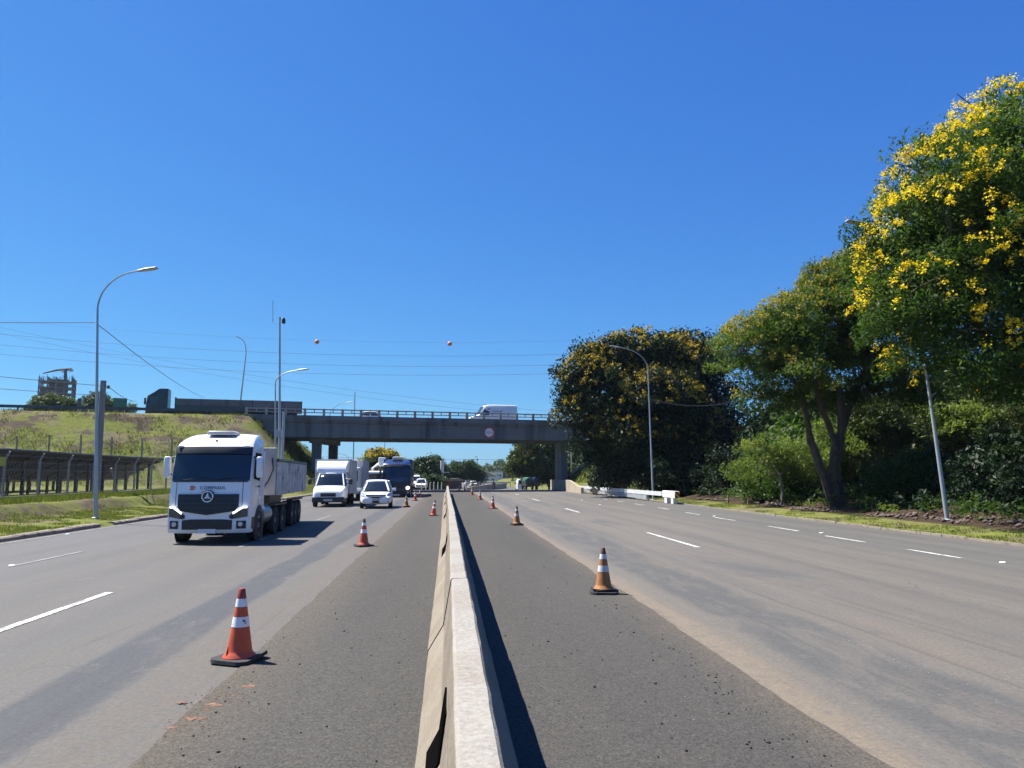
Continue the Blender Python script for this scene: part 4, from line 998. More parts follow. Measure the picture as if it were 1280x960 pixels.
def star_emblem(root, y, z, r):
    e = MB().lathe([(r, -.02), (r + .02, -.05), (r + .045, -.02)], 32, (0, y, z), 'Y', cap=False)
    e.lathe([(r + .06, -.012), (r + .06, .05)], 32, (0, y, z), 'Y')
    o = e.build('emblem_ring', M['dark_paint'], root)
    rg = MB()
    pts = [(math.cos(a) * (r + .02), math.sin(a) * (r + .02)) for a in [2 * math.pi * k / 32 for k in range(33)]]
    rg.tube([(px, y - .035, z + pz) for px, pz in pts], .022, 6)
    for k in range(3):
        a = math.pi / 2 + k * 2 * math.pi / 3; d = Vector((math.cos(a), 0, math.sin(a))); n = Vector((-math.sin(a), 0, math.cos(a)))
        c = Vector((0, y - .035, z))
        rg.add([c + n * .055 - d * .03, c + d * r, c - n * .055 - d * .03, c + Vector((0, -.03, 0))], [(0, 1, 3), (1, 2, 3), (2, 0, 3)])
    rg.build('star', M['chrome'], root)

# white truck with dump semi-trailer, oncoming
wt = thing('articulated_truck', 'white cab-over tipper truck with tan ribbed trailer coming towards us', 'truck', (-6.62, 21.9, 0), R(.8)); wt.scale = (.905,) * 3
C, B = heavy_cab(wt, M['white_paint'], depth=2.05)
star_emblem(wt, C.y(0, 1.22) - .06, 1.26, .14)
o = text_mesh('COMPASUL', .135, M['dark_paint'], wt, spacing=1.15); o.rotation_euler = (R(86), 0, 0); o.location = (.12, C.y(0, 1.5) - .02, 1.52)
for k in range(3):
    MB().box((-.50 + .03 * (k == 1), C.y(.5, 1.52) - .012, 1.475 + .045 * k), (.16 - .03 * abs(k - 1), .012, .03)).build('logo_bar', M['red_sign'], wt)
for ch in wt.children: ch.location.z += .19
MB().bbox((-1.2, 2.07, .95), (1.2, 2.2, 2.9)).build('cab_rear_fairing', M['white_paint'], wt, bevel=.04)
MB().bbox((-.45, .9, .55), (.45, 10.9, .85)).build('chassis', M['black_plastic'], wt)
for s in (-1, 1):
    wheel(wt, s * 1.245, 1.42, .50, .30, s)
    for y in (4.2, 5.5): wheel(wt, s * 1.2, y, .5, .28, s, True)
    for y in (8.6, 9.85, 11.1): wheel(wt, s * 1.2, y, .5, .28, s, True)
    MB().lathe([(.02, 2.22), (.30, 2.22), (.33, 2.26), (.33, 3.32), (.30, 3.36), (.02, 3.36)], 20, (s * .92, 0, .78), 'Y').build('fuel_tank', M['alloy'], wt)
    MB().bbox((s * .62, 3.9, 1.02), (s * 1.24, 5.95, 1.08)).build('mudguard', M['black_plastic'], wt)
    MB().bbox((s * 1.0, 8.0, 1.04), (s * 1.24, 11.7, 1.10)).build('mudguard', M['black_plastic'], wt)
mb = MB()                                                            # tipper body: front wall, sides, floor, rims
mb.bbox((-1.24, 3.2, 1.40), (1.24, 3.3, 3.06)); mb.bbox((-1.22, 3.3, 1.40), (1.22, 12.4, 1.5)); mb.bbox((-1.22, 12.3, 1.45), (1.22, 12.4, 2.5))
mb.build('tipper_front_wall', M['trailer_tan'], wt, bevel=.03)
for s in (-1, 1):
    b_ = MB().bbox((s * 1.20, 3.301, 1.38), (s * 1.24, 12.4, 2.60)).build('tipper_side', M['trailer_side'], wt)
    for k in range(10): MB().loft([[(s * 1.24, 3.4 + k * .9, z), (s * 1.36, 3.50 + k * .9, z), (s * 1.36, 3.74 + k * .9, z), (s * 1.24, 3.86 + k * .9, z)] for z in (1.40, 2.57)], smooth=False).build('rib', M['trailer_rib'], b_)
    MB().bbox((s * 1.18, 3.3, 2.60), (s * 1.32, 12.4, 2.68)).build('top_rail', M['dark_paint'], b_)
MB().tube([(1.1, 3.18, 2.7), (1.16, 3.1, 2.3), (1.0, 3.12, 1.9), (.8, 3.15, 1.6)], .022, 6).build('air_hose', M['black_plastic'], wt)
MB().bbox((-1.0, 3.95, .95), (1.0, 6.0, 1.38)).build('fifth_wheel_frame', M['black_plastic'], wt)

# the trailer swings a little behind the tractor, about the coupling
pv = Vector((0, 4.8, 0)); ra = R(3.4); RM = Matrix.Rotation(ra, 3, 'Z')
for ch in wt.children:
    nm = ch.name.split('.')[0]
    if nm.startswith('tipper') or nm == 'air_hose' or (nm in ('wheel', 'mudguard') and (ch.location.y > 8 or (nm == 'mudguard' and ch.data.vertices[0].co.y > 7))):
        ch.location = pv + RM @ (ch.location - pv); ch.rotation_euler.z = ra
# dark blue truck with one headlight lit
bt = thing('articulated_truck', 'dark blue cab-over truck with a glowing headlight waiting in the queue', 'truck', (-4.4, 66.3, 0), R(1.5))
C, B = heavy_cab(bt, M['blue_paint'], face='blue')
o = text_mesh('LAUTUR', .36, M['white_paint'], bt, spacing=1.15); o.rotation_euler = (R(74), 0, 0); o.location = (0, C.y(0, 2.88) - .16, 2.97)
MB().box((0, 1.2, 3.4), (.8, .5, .2)).build('roof_beacon_bar', M['white_dusty'], bt, bevel=.05)
t = NT('lit_headlight'); e = t.n('ShaderNodeEmission', Color=(1, .83, .55), Strength=4.0); t.t.links.new(e.outputs[0], t.out.inputs[0]); M['lit'] = t.mat
MB().lathe([(.001, -.06), (.10, -.05), (.14, 0), (.14, .05)], 16, (.96, B.y(.96, .78) - .05, .82), 'Y').build('lit_headlight', M['lit'], bt)
MB().bbox((-1.25, 2.7, 1.0), (1.25, 12.5, 3.3)).build('box_body', M['dark_paint'], bt, bevel=.03)
MB().bbox((-.45, .9, .55), (.45, 12, .95)).build('chassis', M['black_plastic'], bt)
for s in (-1, 1):
    for y in (1.42, 4.4, 9.6, 10.9): wheel(bt, s * 1.18, y, .5, .3, s)

def car_body(root, L, hw, paint, z_sill, beltfront, belt, hood_y, nose=(.55, .30), tail=.9):
    """stations along the length: (y, half width, sill z, shoulder z, centre top z)"""
    st = [(0.0, hw * .72, z_sill + .10, nose[0] * 1.0, nose[0] + .02), (.06, hw * .84, z_sill + .03, nose[0] + .06, nose[0] + .12), (.28, hw * .95, z_sill, nose[0] + .16, nose[0] + .26), (.7, hw * .99, z_sill, beltfront - .10, beltfront - .02),
          (hood_y, hw, z_sill, belt - .06, beltfront + .03), (hood_y + .5, hw, z_sill, belt - .02, belt), (L * .6, hw, z_sill, belt, belt + .02), (L - .6, hw * .985, z_sill, belt + .03, belt + .05), (L - .15, hw * .95, z_sill + .04, belt, belt + .04), (L, hw * .86, z_sill + .12, belt - .16, belt - .12)]
    rings = []
    for y, w, zs, zb, zt in st:
        h = [(w * .93, zs), (w, zs + (zb - zs) * .3), (w * 1.0, zs + (zb - zs) * .62), (w * .965, zb - .03), (w * .90, zb + (zt - zb) * .35), (w * .55, zt), (0, zt + .012)]
        ring = [(-x, y, z) for x, z in h] + [(x, y, z) for x, z in reversed(h[:-1])]
        rings.append(ring)
    return MB().loft(rings).build('body', paint, root, subsurf=2, sharp=180)
def greenhouse(root, paint, z0, z1, yb, yt, wb, wt_, name='cabin_glass'):
    """yb = (front, rear) at the belt, yt = (front, rear) under the roof"""
    def ring(u):
        z = z0 + (z1 - z0) * u; a = yb[0] + (yt[0] - yb[0]) * u; b = yb[1] + (yt[1] - yb[1]) * u; w = wb + (wt_ - wb) * u; c = .12
        n = [(-w + c, a + .02), (0, a - .05), (w - c, a + .02), (w, a + .18), (w, (a + b) / 2), (w, b - .15), (w - c, b), (0, b + .03), (-w + c, b), (-w, b - .15), (-w, (a + b) / 2), (-w, a + .18)]
        return [(x, y, z) for x, y in n]
    g = MB().loft([ring(u) for u in (0, .33, .66, 1)]).build(name, M['glass'], root, sharp=60)
    def grow(r, k, dz, s=0): cx = sum(p[1] for p in r) / len(r); return [(p[0] * k, cx + (p[1] - cx) * k, p[2] + dz) for p in r]
    r1 = ring(1.0)
    MB().loft([grow(r1, 1.015, -.045), grow(r1, 1.02, .0), grow(r1, .95, .045), grow(r1, .7, .075), grow(r1, .3, .085)]).build('roof', paint, root, sharp=180)
    r0 = ring(0.0)
    def pil(i, w, nm):
        a, b = Vector(r0[i]), Vector(r1[i]); d = Vector((a.x * .012, 0, 0))
        MB().tube([a + d, b + d], w, 6).build(nm, paint, root)
    for i in (2, 0): pil(i, .05, 'windscreen_pillar')
    for i in (4, 10): pil(i, .045, 'door_pillar')
    for i in (5, 9, 6, 8): pil(i, .05, 'rear_pillar')
    return g

# white hatchback
hb = thing('hatchback_car', 'white hatchback with chrome barred grille driving ahead of the blue truck', 'car', (-4.08, 44.2, 0), R(3.5)); hb.scale = (1.06,) * 3
car_body(hb, 3.95, .87, M['white_paint'], .22, .88, .98, 1.15, (.52, .3))
greenhouse(hb, M['white_paint'], .95, 1.46, (.98, 3.85), (1.62, 3.45), .79, .60)
g = MB().grid(lambda u, v: ((u - .5) * 1.12 * (1 - .14 * (1 - v)), .055 + .09 * abs(u - .5) ** 2 * 4 - .02 + .02 * v, .56 + .20 * v), 8, 2).build('grille', M['black_plastic'], hb); g.location.y = -.03
MB().box((0, .01, .675), (1.1, .03, .035)).build('grille_bar', M['chrome'], g)
MB().grid(lambda u, v: ((u - .5) * .92, -.005 + .12 * abs(u - .5) ** 2 * 3, .30 + .13 * v), 6, 2).build('lower_grille', M['black_plastic'], hb)
MB().box((0, -.03, .49), (.42, .02, .10)).build('number_plate', M['mid_grey'], hb)
for s in (-1, 1):
    MB().loft([[(s * x, y, z) for x, y, z in q] for q in (((.58, .07, .66), (.60, .12, .80)), ((.72, .13, .65), (.72, .25, .86)), ((.84, .34, .70), (.82, .55, .90)))], closed=False, cap=False).build('headlight', M['lens'], hb)
    MB().lathe([(.055, -.02), (.055, .02)], 12, (s * .64, .02, .38), 'Y').build('fog_lamp', M['lens'], hb)
    m_ = MB().loft([[(s * x, y, z) for x, y, z in ((.86, 1.2, 1.0 + h), (.86, 1.32, 1.0 + h), (1.06, 1.33, 1.0 + h * 1.1), (1.06, 1.22, 1.0 + h * 1.1))] for h in (-.07, .02, .08)]).build('mirror', M['white_paint'], hb, bevel=.02)
    for y in (.78, 3.25): wheel(hb, s * .86, y, .31, .2, s)
    MB().tube([(s * .52, 1.9, 1.55), (s * .54, 2.0, 1.60), (s * .54, 3.3, 1.58)], .02, 6).build('roof_rail', M['black_plastic'], hb)
    for y in (.78, 3.25): MB().lathe([(.37, -.02), (.37, .04)], 20, (s * .80, y, .31), 'X').build('wheel_arch', M['black_plastic'], hb)

def van_front(root, paint, low=True):
    """short-nosed van front, shared by the box van and the panel vans: nose, bonnet, screen, roof line"""
    prof = [(0.0, .42), (.02, .62), (.10, .95), (.22, 1.08), (.85, 1.30), (.95, 1.36)]
    return prof

bv = thing('box_van', 'white short-nosed van with a tall box body and roof deflector', 'van', (-7.12, 46.6, 0), R(2.0))
rings = []
for y, w, zs, zb, zt in [(0, .70, .40, .70, .74), (.05, .82, .34, .86, .92), (.2, .93, .30, 1.02, 1.08), (.55, .98, .30, 1.14, 1.20), (.95, 1.0, .30, 1.24, 1.30), (1.6, 1.0, .30, 1.32, 1.36), (2.3, 1.0, .32, 1.34, 1.38)]:
    h = [(w * .95, zs), (w, zs + (zb - zs) * .3), (w, zs + (zb - zs) * .7), (w * .96, zb - .02), (w * .88, zb + (zt - zb) * .5), (w * .5, zt), (0, zt + .02)]
    rings.append([(-x, y, z) for x, z in h] + [(x, y, z) for x, z in reversed(h[:-1])])
MB().loft(rings).build('body', M['white_paint'], bv, subsurf=2, sharp=180)
greenhouse(bv, M['white_paint'], 1.27, 2.0, (.86, 2.2), (1.42, 2.2), .95, .80)
MB().loft([[(x * k, y, z) for x, y in ((-.95, a), (.95, a), (1.05, 2.38), (-1.05, 2.38))] for k, a, z in ((.92, 1.45, 2.05), (.96, 1.5, 2.3), (.97, 1.75, 2.6), (.98, 2.1, 2.78))]).build('roof_deflector', M['white_paint'], bv, bevel=.05)
bx = MB().bbox((-1.12, 2.4, .75), (1.12, 6.6, 2.88)).build('box_body', M['mid_grey'], bv, bevel=.03)
MB().bbox((-1.135, 2.38, 2.8), (1.135, 2.46, 2.9)).build('box_rim', M['galv_dull'], bx)
MB().bbox((-.95, -.03, .28), (.95, .5, .60)).build('bumper', M['black_plastic'], bv, bevel=.06)
MB().bbox((-.45, -.02, .62), (.45, .06, .86)).build('grille', M['black_plastic'], bv, bevel=.02)
MB().bbox((-.5, -.035, .83), (.5, .0, .86)).build('grille_bar', M['chrome'], bv)
MB().bbox((-.26, -.06, .36), (.26, -.03, .48)).build('number_plate', M['mid_grey'], bv)
MB().bbox((-.4, 2.3, .4), (.4, 6.3, .75)).build('chassis', M['black_plastic'], bv)
for s in (-1, 1):
    MB().loft([[(s * x, y, z) for x, y, z in q] for q in (((.52, .0, .66), (.54, .03, .86)), ((.70, .04, .66), (.70, .12, .96)), ((.86, .16, .70), (.84, .26, 1.0)))], closed=False, cap=False).build('headlight', M['lens'], bv)
    mirror(bv, s * 1.22, .98, 1.5, .34, s, M['black_plastic'], .22)
    wheel(bv, s * .98, .95, .35, .24, s); wheel(bv, s * 1.05, 5.2, .35, .22, s, True)
    MB().bbox((s * .5, 4.75, .75), (s * 1.1, 5.65, .78)).build('mudguard', M['black_plastic'], bv)

gt = thing('box_truck', 'grey box truck mostly hidden behind the white box van', 'truck', (-7.7, 58, 0), R(2))
MB().bbox((-1.2, 2.2, .95), (1.2, 9.0, 3.05)).build('box_body', M['mid_grey'], gt, bevel=.03)
MB().bbox((-1.1, 0, .5), (1.1, 2.1, 2.5)).build('cab', M['white_dusty'], gt, bevel=.15)
MB().bbox((-.98, -.02, 1.45), (.98, .05, 2.25)).build('windscreen', M['glass'], gt)
MB().bbox((-.4, 1, .5), (.4, 8.8, .95)).build('chassis', M['black_plastic'], gt)
for s in (-1, 1):
    for y in (1.0, 6.8): wheel(gt, s * 1.1, y, .48, .28, s)
MB().bbox((-1.15, 8.0, 3.05), (.3, 8.9, 3.2)).build('roof_cooler', M['white_dusty'], gt, bevel=.03)

ct = thing('crane_truck', 'white bucket truck with folded boom showing above the hatchback roof', 'truck', (-7.0, 73, 0), R(2))
MB().loft([[(-1.05 * k, a, z), (1.05 * k, a, z), (1.05 * k, 2.0, z), (-1.05 * k, 2.0, z)] for k, a, z in ((1, 0, .5), (1, 0, 1.4), (.92, .3, 2.2), (.85, .5, 2.3))]).build('cab', M['white_dusty'], ct, bevel=.08)
MB().bbox((-.9, .03, 1.45), (.9, .14, 2.05)).build('windscreen', M['glass'], ct)
MB().bbox((-1.1, 2.1, .9), (1.1, 6.5, 1.2)).build('flat_bed', M['galv_dull'], ct)
MB().tube([(.0, 3.2, 1.2), (.0, 3.2, 2.5)], .22, 8).build('turret', M['white_dusty'], ct)
MB().tube([(0, 3.2, 2.4), (-.2, 1.6, 2.5)], .17, 6).build('lower_boom', M['white_dusty'], ct); MB().tube([(-.2, 1.6, 2.5), (.45, 2.0, 3.1)], .14, 6).build('upper_boom', M['white_dusty'], ct)
MB().bbox((.35, 1.5, 2.75), (1.05, 2.2, 3.6)).build('bucket', M['white_paint'], ct, bevel=.08)
MB().bbox((-.1, 1.5, 2.2), (.35, 2.0, 2.65)).build('boom_joint', M['black_plastic'], ct, bevel=.03)
for s in (-1, 1):
    for y in (.9, 4.9): wheel(ct, s * 1.05, y, .45, .26, s)

def small_car(label, x, y, rz, paint, group=None, hz=0.0, z=0.0):
    r_ = thing('passenger_car', label, 'car', (x, y, z), rz, group)
    car_body(r_, 4.0, .86, paint, .22, .86, .96, 1.15); greenhouse(r_, paint, .93, 1.44, (1.0, 3.75), (1.65, 3.2), .78, .6)
    MB().bbox((-.4, -.02, .52), (.4, .05, .66)).build('grille', M['black_plastic'], r_)
    for s in (-1, 1):
        MB().box((s * .62, .12, .68), (.3, .14, .14)).build('headlight', M['lens'], r_)
        for yy in (.78, 3.2): wheel(r_, s * .86, yy, .31, .2, s)
    return r_
GQ = 'cars queueing beyond the bridge'
def panel_van(label, x, y, rz, z, L=5.0, hw=.92, H=2.25, paint='white_paint', lettering=None, group=None):
    r_ = thing('panel_van', label, 'van', (x, y, z), rz, group)
    st = [(0, .80, .35, .80), (.10, .92, .30, 1.0), (.75, .98, .28, 1.18), (1.0, 1.0, .28, 1.28), (1.65, 1.0, .28, H - .18), (1.95, 1.0, .28, H - .05), (2.6, 1.0, .28, H), (L - .3, 1.0, .3, H), (L, .96, .34, H - .08)]
    rings = []
    for yy, k, zs, zt in st:
        w = hw * k; wt2 = w * (.86 if zt > 1.5 else .93)
        h = [(w * .96, zs), (w, zs + .25), (w, min(zt - .08, 1.15)), (wt2 + .02, zt - .10), (wt2 - .08, zt - .01), (0, zt + .02)]
        rings.append([(-px, yy, pz) for px, pz in h] + [(px, yy, pz) for px, pz in reversed(h[:-1])])
    MB().loft(rings).build('body', M[paint], r_, sharp=50)
    MB().grid(lambda u, v: ((u - .5) * 2 * hw * (.90 - .10 * v), 1.03 + .56 * v - .03, 1.33 + (H - .22 - 1.33) * v - .0), 4, 3).build('windscreen', M['glass'], r_)
    for s in (-1, 1):
        MB().grid(lambda u, v: (s * (hw * (1.0 - .115 * v) + .008), 1.32 + .42 * v + u * (.95 - .42 * v), 1.22 + (H - .42 - 1.22) * v), 3, 2).build('side_window', M['glass'], r_)
        MB().box((s * hw * .72, .06, .86), (.3, .16, .2)).build('headlight', M['lens'], r_)
        MB().box((s * (hw + .12), 1.25, 1.35), (.18, .1, .26)).build('mirror', M['black_plastic'], r_, bevel=.03)
        for yy in (.9, L - 1.1): wheel(r_, s * (hw - .01), yy, .34, .22, s)
        if lettering:
            o = text_mesh(lettering[1:], .40, M['blue_paint'], r_, shear=.25); o.rotation_euler = (R(90 + 6 * 0), 0, R(90 * s)); o.location = (s * (hw * .95 + .02), 3.3, 1.72)
            o2 = text_mesh(lettering[0], .72, M['blue_paint'], r_, shear=.25); o2.rotation_euler = (R(90), 0, R(90 * s)); o2.location = (s * (hw * .95 + .02), 3.3 + (-1.15 if s > 0 else 1.15), 1.76)
    MB().bbox((-hw * .9, -.04, .3), (hw * .9, .2, .55)).build('bumper', M['black_plastic'], r_, bevel=.04)
    MB().bbox((-hw * .4, -.01, .68), (hw * .4, .06, .85)).build('grille', M['black_plastic'], r_)
    MB().bbox((-hw * .72, L - .02, 1.2), (hw * .72, L + .012, 1.85)).build('rear_window', M['glass'], r_)
    MB().bbox((-hw * .4, L - .02, .75), (hw * .4, L + .012, .87)).build('rear_plate', M['mid_grey'], r_)
    for s in (-1, 1): MB().bbox((s * hw * .82, L - .05, .8), (s * hw * .93, L + .01, 1.3)).build('tail_lamp', M['red_paint'], r_)
    MB().box((0, .9 + 1.1, H + .02), (.3, .2, .1)).build('roof_vent', M['black_plastic'], r_)
    return r_
panel_van('white van facing us in the queue just right of the blue truck', -4.95, 113, R(2), dip(113), 5.2, .95, 2.2)
small_car('pale green and white car in the queue beyond the blue truck', -3.6, 105, R(2), M['white_dusty'], GQ, z=dip(105))
small_car('white car far in the queue behind the delineator posts', -6.3, 118, R(2), M['white_dusty'], GQ, z=dip(118))
panel_van('small white minibus seen from behind driving away under the bridge', 13.55, 144, R(180), dip(150), 4.8, .9, 2.15)
panel_van('white delivery van with slanted blue lettering crossing the bridge', 2.6, 94.3, R(-90) + TH, 8.06, 5.9, 1.0, 2.55, 'white_dusty', 'Caraviole')
small_car('white car nearly hidden behind the bridge railing left of the delivery van', -11.9, 92.8, R(-90) + TH, M['white_paint'], None, z=8.06)
# tanker truck seen from behind
tk = thing('tanker_truck', 'dark truck with a green and blue load driving away near the tan wall', 'truck', (12.5, 121, dip(118)), R(180)); tk.scale = (.82,) * 3
MB().bbox((-1.15, 0, .55), (1.15, 2.2, 2.2)).build('cab', M['dark_paint'], tk, bevel=.12)
MB().bbox((-1.15, 2.4, .8), (1.15, 9.5, 1.3)).build('chassis', M['black_plastic'], tk)
for s, m, nm in ((1, 'green_paint', 'green_drum'), (-1, 'blue_paint', 'blue_drum')):
    MB().lathe([(.02, 2.5), (.55, 2.5), (.66, 2.6), (.66, 9.3), (.55, 9.4), (.02, 9.4)], 18, (s * .62, 0, 1.75), 'Y').build(nm, M[m], tk)
for s in (-1, 1):
    for yy in (1.2, 6.9, 8.2): wheel(tk, s * 1.12, yy, .48, .28, s)
    MB().bbox((s * .8, 9.46, .9), (s * 1.05, 9.52, 1.15)).build('tail_lamp', M['red_paint'], tk)

# flatbed truck on the embankment, heading left
M['truck_green'] = simple('truck_green', (.02, .035, .034), .45, 0, .2, 2, coat=.3)
ft = thing('articulated_truck', 'dark grey truck with a long low trailer on the embankment road', 'truck', (-33.2, 86.4, 8.08), R(-90) + TH); ft.scale = (.9,) * 3
C = Cab(1.22, [(.4, .1), (.6, 0), (1.7, .05), (2.5, .18), (2.75, .26), (2.9, .45), (3.2, .9), (3.5, 1.25), (3.62, 1.5)], [(.4, 1), (2.7, .98), (3.62, .9)], 3.62, 2.6)
C.shell(M['truck_green'], ft, .45, 'cab')
C.patch(1.75, 2.62, -1.08, 1.08, .016).build('windscreen', M['glass'], ft)
C.patch(2.66, 2.8, -1.1, 1.1, .12).build('sun_visor', M['white_paint'], ft)
C.patch(.8, 1.4, -.9, .9, .02).build('grille', M['black_plastic'], ft)
for s in (-1, 1):
    C.side(1.8, 2.6, .25, 1.1, s).build('side_window', M['glass'], ft); mirror(ft, s * 1.46, .1, 2.0, .8, s, M['black_plastic'])
    C.patch(.7, .9, s * .8, s * 1.15, .02, 4, 2).build('headlight', M['lens'], ft)
    for y in (1.4, 4.3, 5.6, 14.5, 15.8, 17.1): wheel(ft, s * 1.2, y, .5, .3, s)
MB().bbox((-.4, 1, .6), (.4, 17.8, 1.0)).build('chassis', M['black_plastic'], ft)
for s in (-1, 1):
    b_ = MB().bbox((s * 1.20, 3.4, 1.02), (s * 1.25, 18.4, 2.45)).build('trailer_side', M['board_grey'], ft)
    for k in range(6): MB().bbox((s * 1.251, 3.4 + k * 2.98, 1.0), (s * 1.29, 3.5 + k * 2.98, 2.47)).build('side_post', M['dark_paint'], b_)
    MB().bbox((s * 1.251, 3.42, 1.0), (s * 1.275, 18.38, 1.62)).build('side_rail', M['dark_paint'], b_)
MB().bbox((-1.2, 3.4, 1.0), (1.2, 18.4, 1.12)).build('trailer_floor', M['dark_paint'], ft)
MB().bbox((-1.19, 18.33, 1.12), (1.19, 18.4, 2.4)).build('tailgate', M['red_paint'], ft)
MB().bbox((-1.19, 3.4, 1.12), (1.19, 3.5, 2.6)).build('trailer_headboard', M['grey_truck'], ft)

# motorcyclist riding away beyond the cones
mc = thing('motorcycle', 'small dark motorcycle far up the right carriageway', 'motorcycle', (8.9, 150, dip(150)), R(180))
MB().tube([(0, .1, .62), (0, .7, .80), (0, 1.3, .82), (0, 1.75, .86)], [.1, .2, .16, .08], 8).build('frame', M['black_plastic'], mc)
for y in (.1, 1.45):
    w_ = MB().lathe([(.2, -.06), (.3, -.05), (.31, 0), (.3, .05), (.2, .06)], 18, (0, 0, 0), 'X').build('wheel', M['rubber'], mc); w_.location = (0, y, .31)
MB().tube([(-.38, .55, 1.0), (0, .42, 1.02), (.38, .55, 1.0)], .02, 6).build('handlebar', M['black_plastic'], mc)
MB().bbox((-.07, 1.78, .78), (.07, 1.82, .88)).build('tail_lamp', M['red_paint'], mc)
def skin_person(name, label, joints, edges, radii, mat, loc, rz):
    me = bpy.data.meshes.new(name); me.from_pydata(joints, edges, []); me.materials.append(mat)
    o = bpy.data.objects.new(name, me); COL.objects.link(o); o.location = loc; o.rotation_euler.z = rz
    o.modifiers.new('skin', 'SKIN'); me_l = me.skin_vertices[0].data if me.skin_vertices else None
    if me_l is None:
        bm = bmesh.new(); bm.from_mesh(me); bm.verts.layers.skin.verify(); bm.to_mesh(me); bm.free(); me_l = me.skin_vertices[0].data
    for v, r_ in zip(me_l, radii): v.radius = (r_, r_)
    me_l[0].use_root = True
    u = o.modifiers.new('sub', 'SUBSURF'); u.levels = u.render_levels = 1
    return tag(o, label, 'person')
J = [(0,0,.92),(0,-.06,1.2),(0,-.1,1.42),(0,-.13,1.53),(0,-.14,1.66),(-.2,-.1,1.4),(-.32,-.3,1.2),(-.34,-.52,1.05),(.2,-.1,1.4),(.32,-.3,1.2),(.34,-.52,1.05),(-.14,-.02,.9),(-.2,-.42,.72),(-.2,-.2,.32),(-.2,-.36,.28),(.14,-.02,.9),(.2,-.42,.72),(.2,-.2,.32),(.2,-.36,.28)]
E_ = [(0,1),(1,2),(2,3),(3,4),(2,5),(5,6),(6,7),(2,8),(8,9),(9,10),(0,11),(11,12),(12,13),(13,14),(0,15),(15,16),(16,17),(17,18)]
RR = [.16,.17,.17,.07,.11,.08,.06,.04,.08,.06,.04,.11,.09,.06,.05,.11,.09,.06,.05]
M['rider_cloth'] = simple('rider_cloth', (.02, .022, .03), .8, 0, .2, 5)
pr_ = skin_person('person', 'motorcyclist in dark clothes and helmet seen from behind far up the road', J, E_, RR, M['rider_cloth'], (8.9, 149.05, dip(150) - .02), R(180))
MB().lathe([(.02, -.13), (.1, -.12), (.14, 0), (.11, .1), (.02, .14)], 14, (0, -.14, 1.68)).build('helmet', M['black_plastic'], pr_)

# far roadside: red shed, median walls, houses
sh = thing('roadside_shed', 'low red-brown shed with a pale arched roof beyond the barrier end', 'building', (1.35, 160, -.95))
M['shed_red'] = simple('shed_red', (.16, .05, .04), .7, 0, .3, 1)
MB().bbox((-1.5, 0, 0), (1.5, 5, 1.7)).build('wall', M['shed_red'], sh)
MB().loft([[(2.2 * math.cos(a), y, 1.65 + .55 * math.sin(a)) for a in np.linspace(0, math.pi, 13)] for y in (-.3, 5.2)], smooth=False).build('arched_roof', M['wall_concrete'], sh)
MB().bbox((-.2, -.03, .0), (1.2, .02, 1.5)).build('doorway', M['dark_paint'], sh)
MB().bbox((-1.9, -.03, 1.5), (-.3, .01, 1.95)).build('sign_band', M['cone_red'], sh)
fr = thing('guardrail', 'pale guardrail curving off the highway far beyond the bridge', 'guardrail', (0, 0, 0))
pts = [(6.0 + .1 * k * k * .12, 190 - k * 2.2, -.9 + .0 * k) for k in range(12)]
pts = [(4.2, 175, -.9), (6.0, 176.5, -.9), (8.5, 178, -.9), (11, 179, -.9), (13, 181, -.9), (15, 184, -.9)]
wbeam(fr, pts, .9, 'rail', M['galv'])
for p in pts: MB().box((p[0], p[1] + .1, -.3), (.15, .12, 1.5)).build('rail_post', M['galv_dull'], fr)
mb = MB().loft([[(x, y, -.95), (x + .1, y, .1 + e), (x, y + .3, .1 + e), (x, y + .5, -.95)] for x, y, e in ((3.2, 135, -.45), (5, 140, -.2), (7.5, 148, 0), (10.5, 158, .05), (13, 170, .1))], smooth=False)
tag(mb.build('concrete_wall', M['wall_concrete']), 'low beige concrete wall curving away past the far motorcyclist', 'wall')
GH = 'pale houses on the far hill'
for x, y, w, h, z, lb in ((23.2, 400, 3.0, 3.4, 0, 'tall narrow pale house on the far hill above the road'), (26.2, 402, 5.0, 4.2, -.5, 'white gabled house on the far hill above the road'), (17.5, 340, 9, 2.2, -1, 'long low white roofed building beside the far road')):
    hs_ = thing('distant_house', lb, 'house', (x, y, z), R(-5), GH)
    MB().bbox((-w / 2, 0, 0), (w / 2, 6, h)).build('wall', M['white_dusty'], hs_)
    MB().loft([[(-w / 2 - .3, yy, h), (w / 2 + .3, yy, h), (0, yy, h + w * .25)] for yy in (-.3, 6.3)], smooth=False).build('roof', M['wall_concrete'], hs_)
    for k in range(3): MB().bbox((-w * .35 + k * w * .27, -.03, h * .35), (-w * .35 + k * w * .27 + w * .14, .01, h * .65)).build('window', M['glass'], hs_)
for x, y, lb in ((5.4, 210, 'white car far down the right carriageway'), (9.0, 230, 'pale car farthest down the right carriageway'), (5.9, 180, 'small white car beyond the low guardrail past the tiny cones')):
    small_car(lb, x, y, R(180), M['white_dusty'], 'far cars beyond the bridge', z=dip(y))
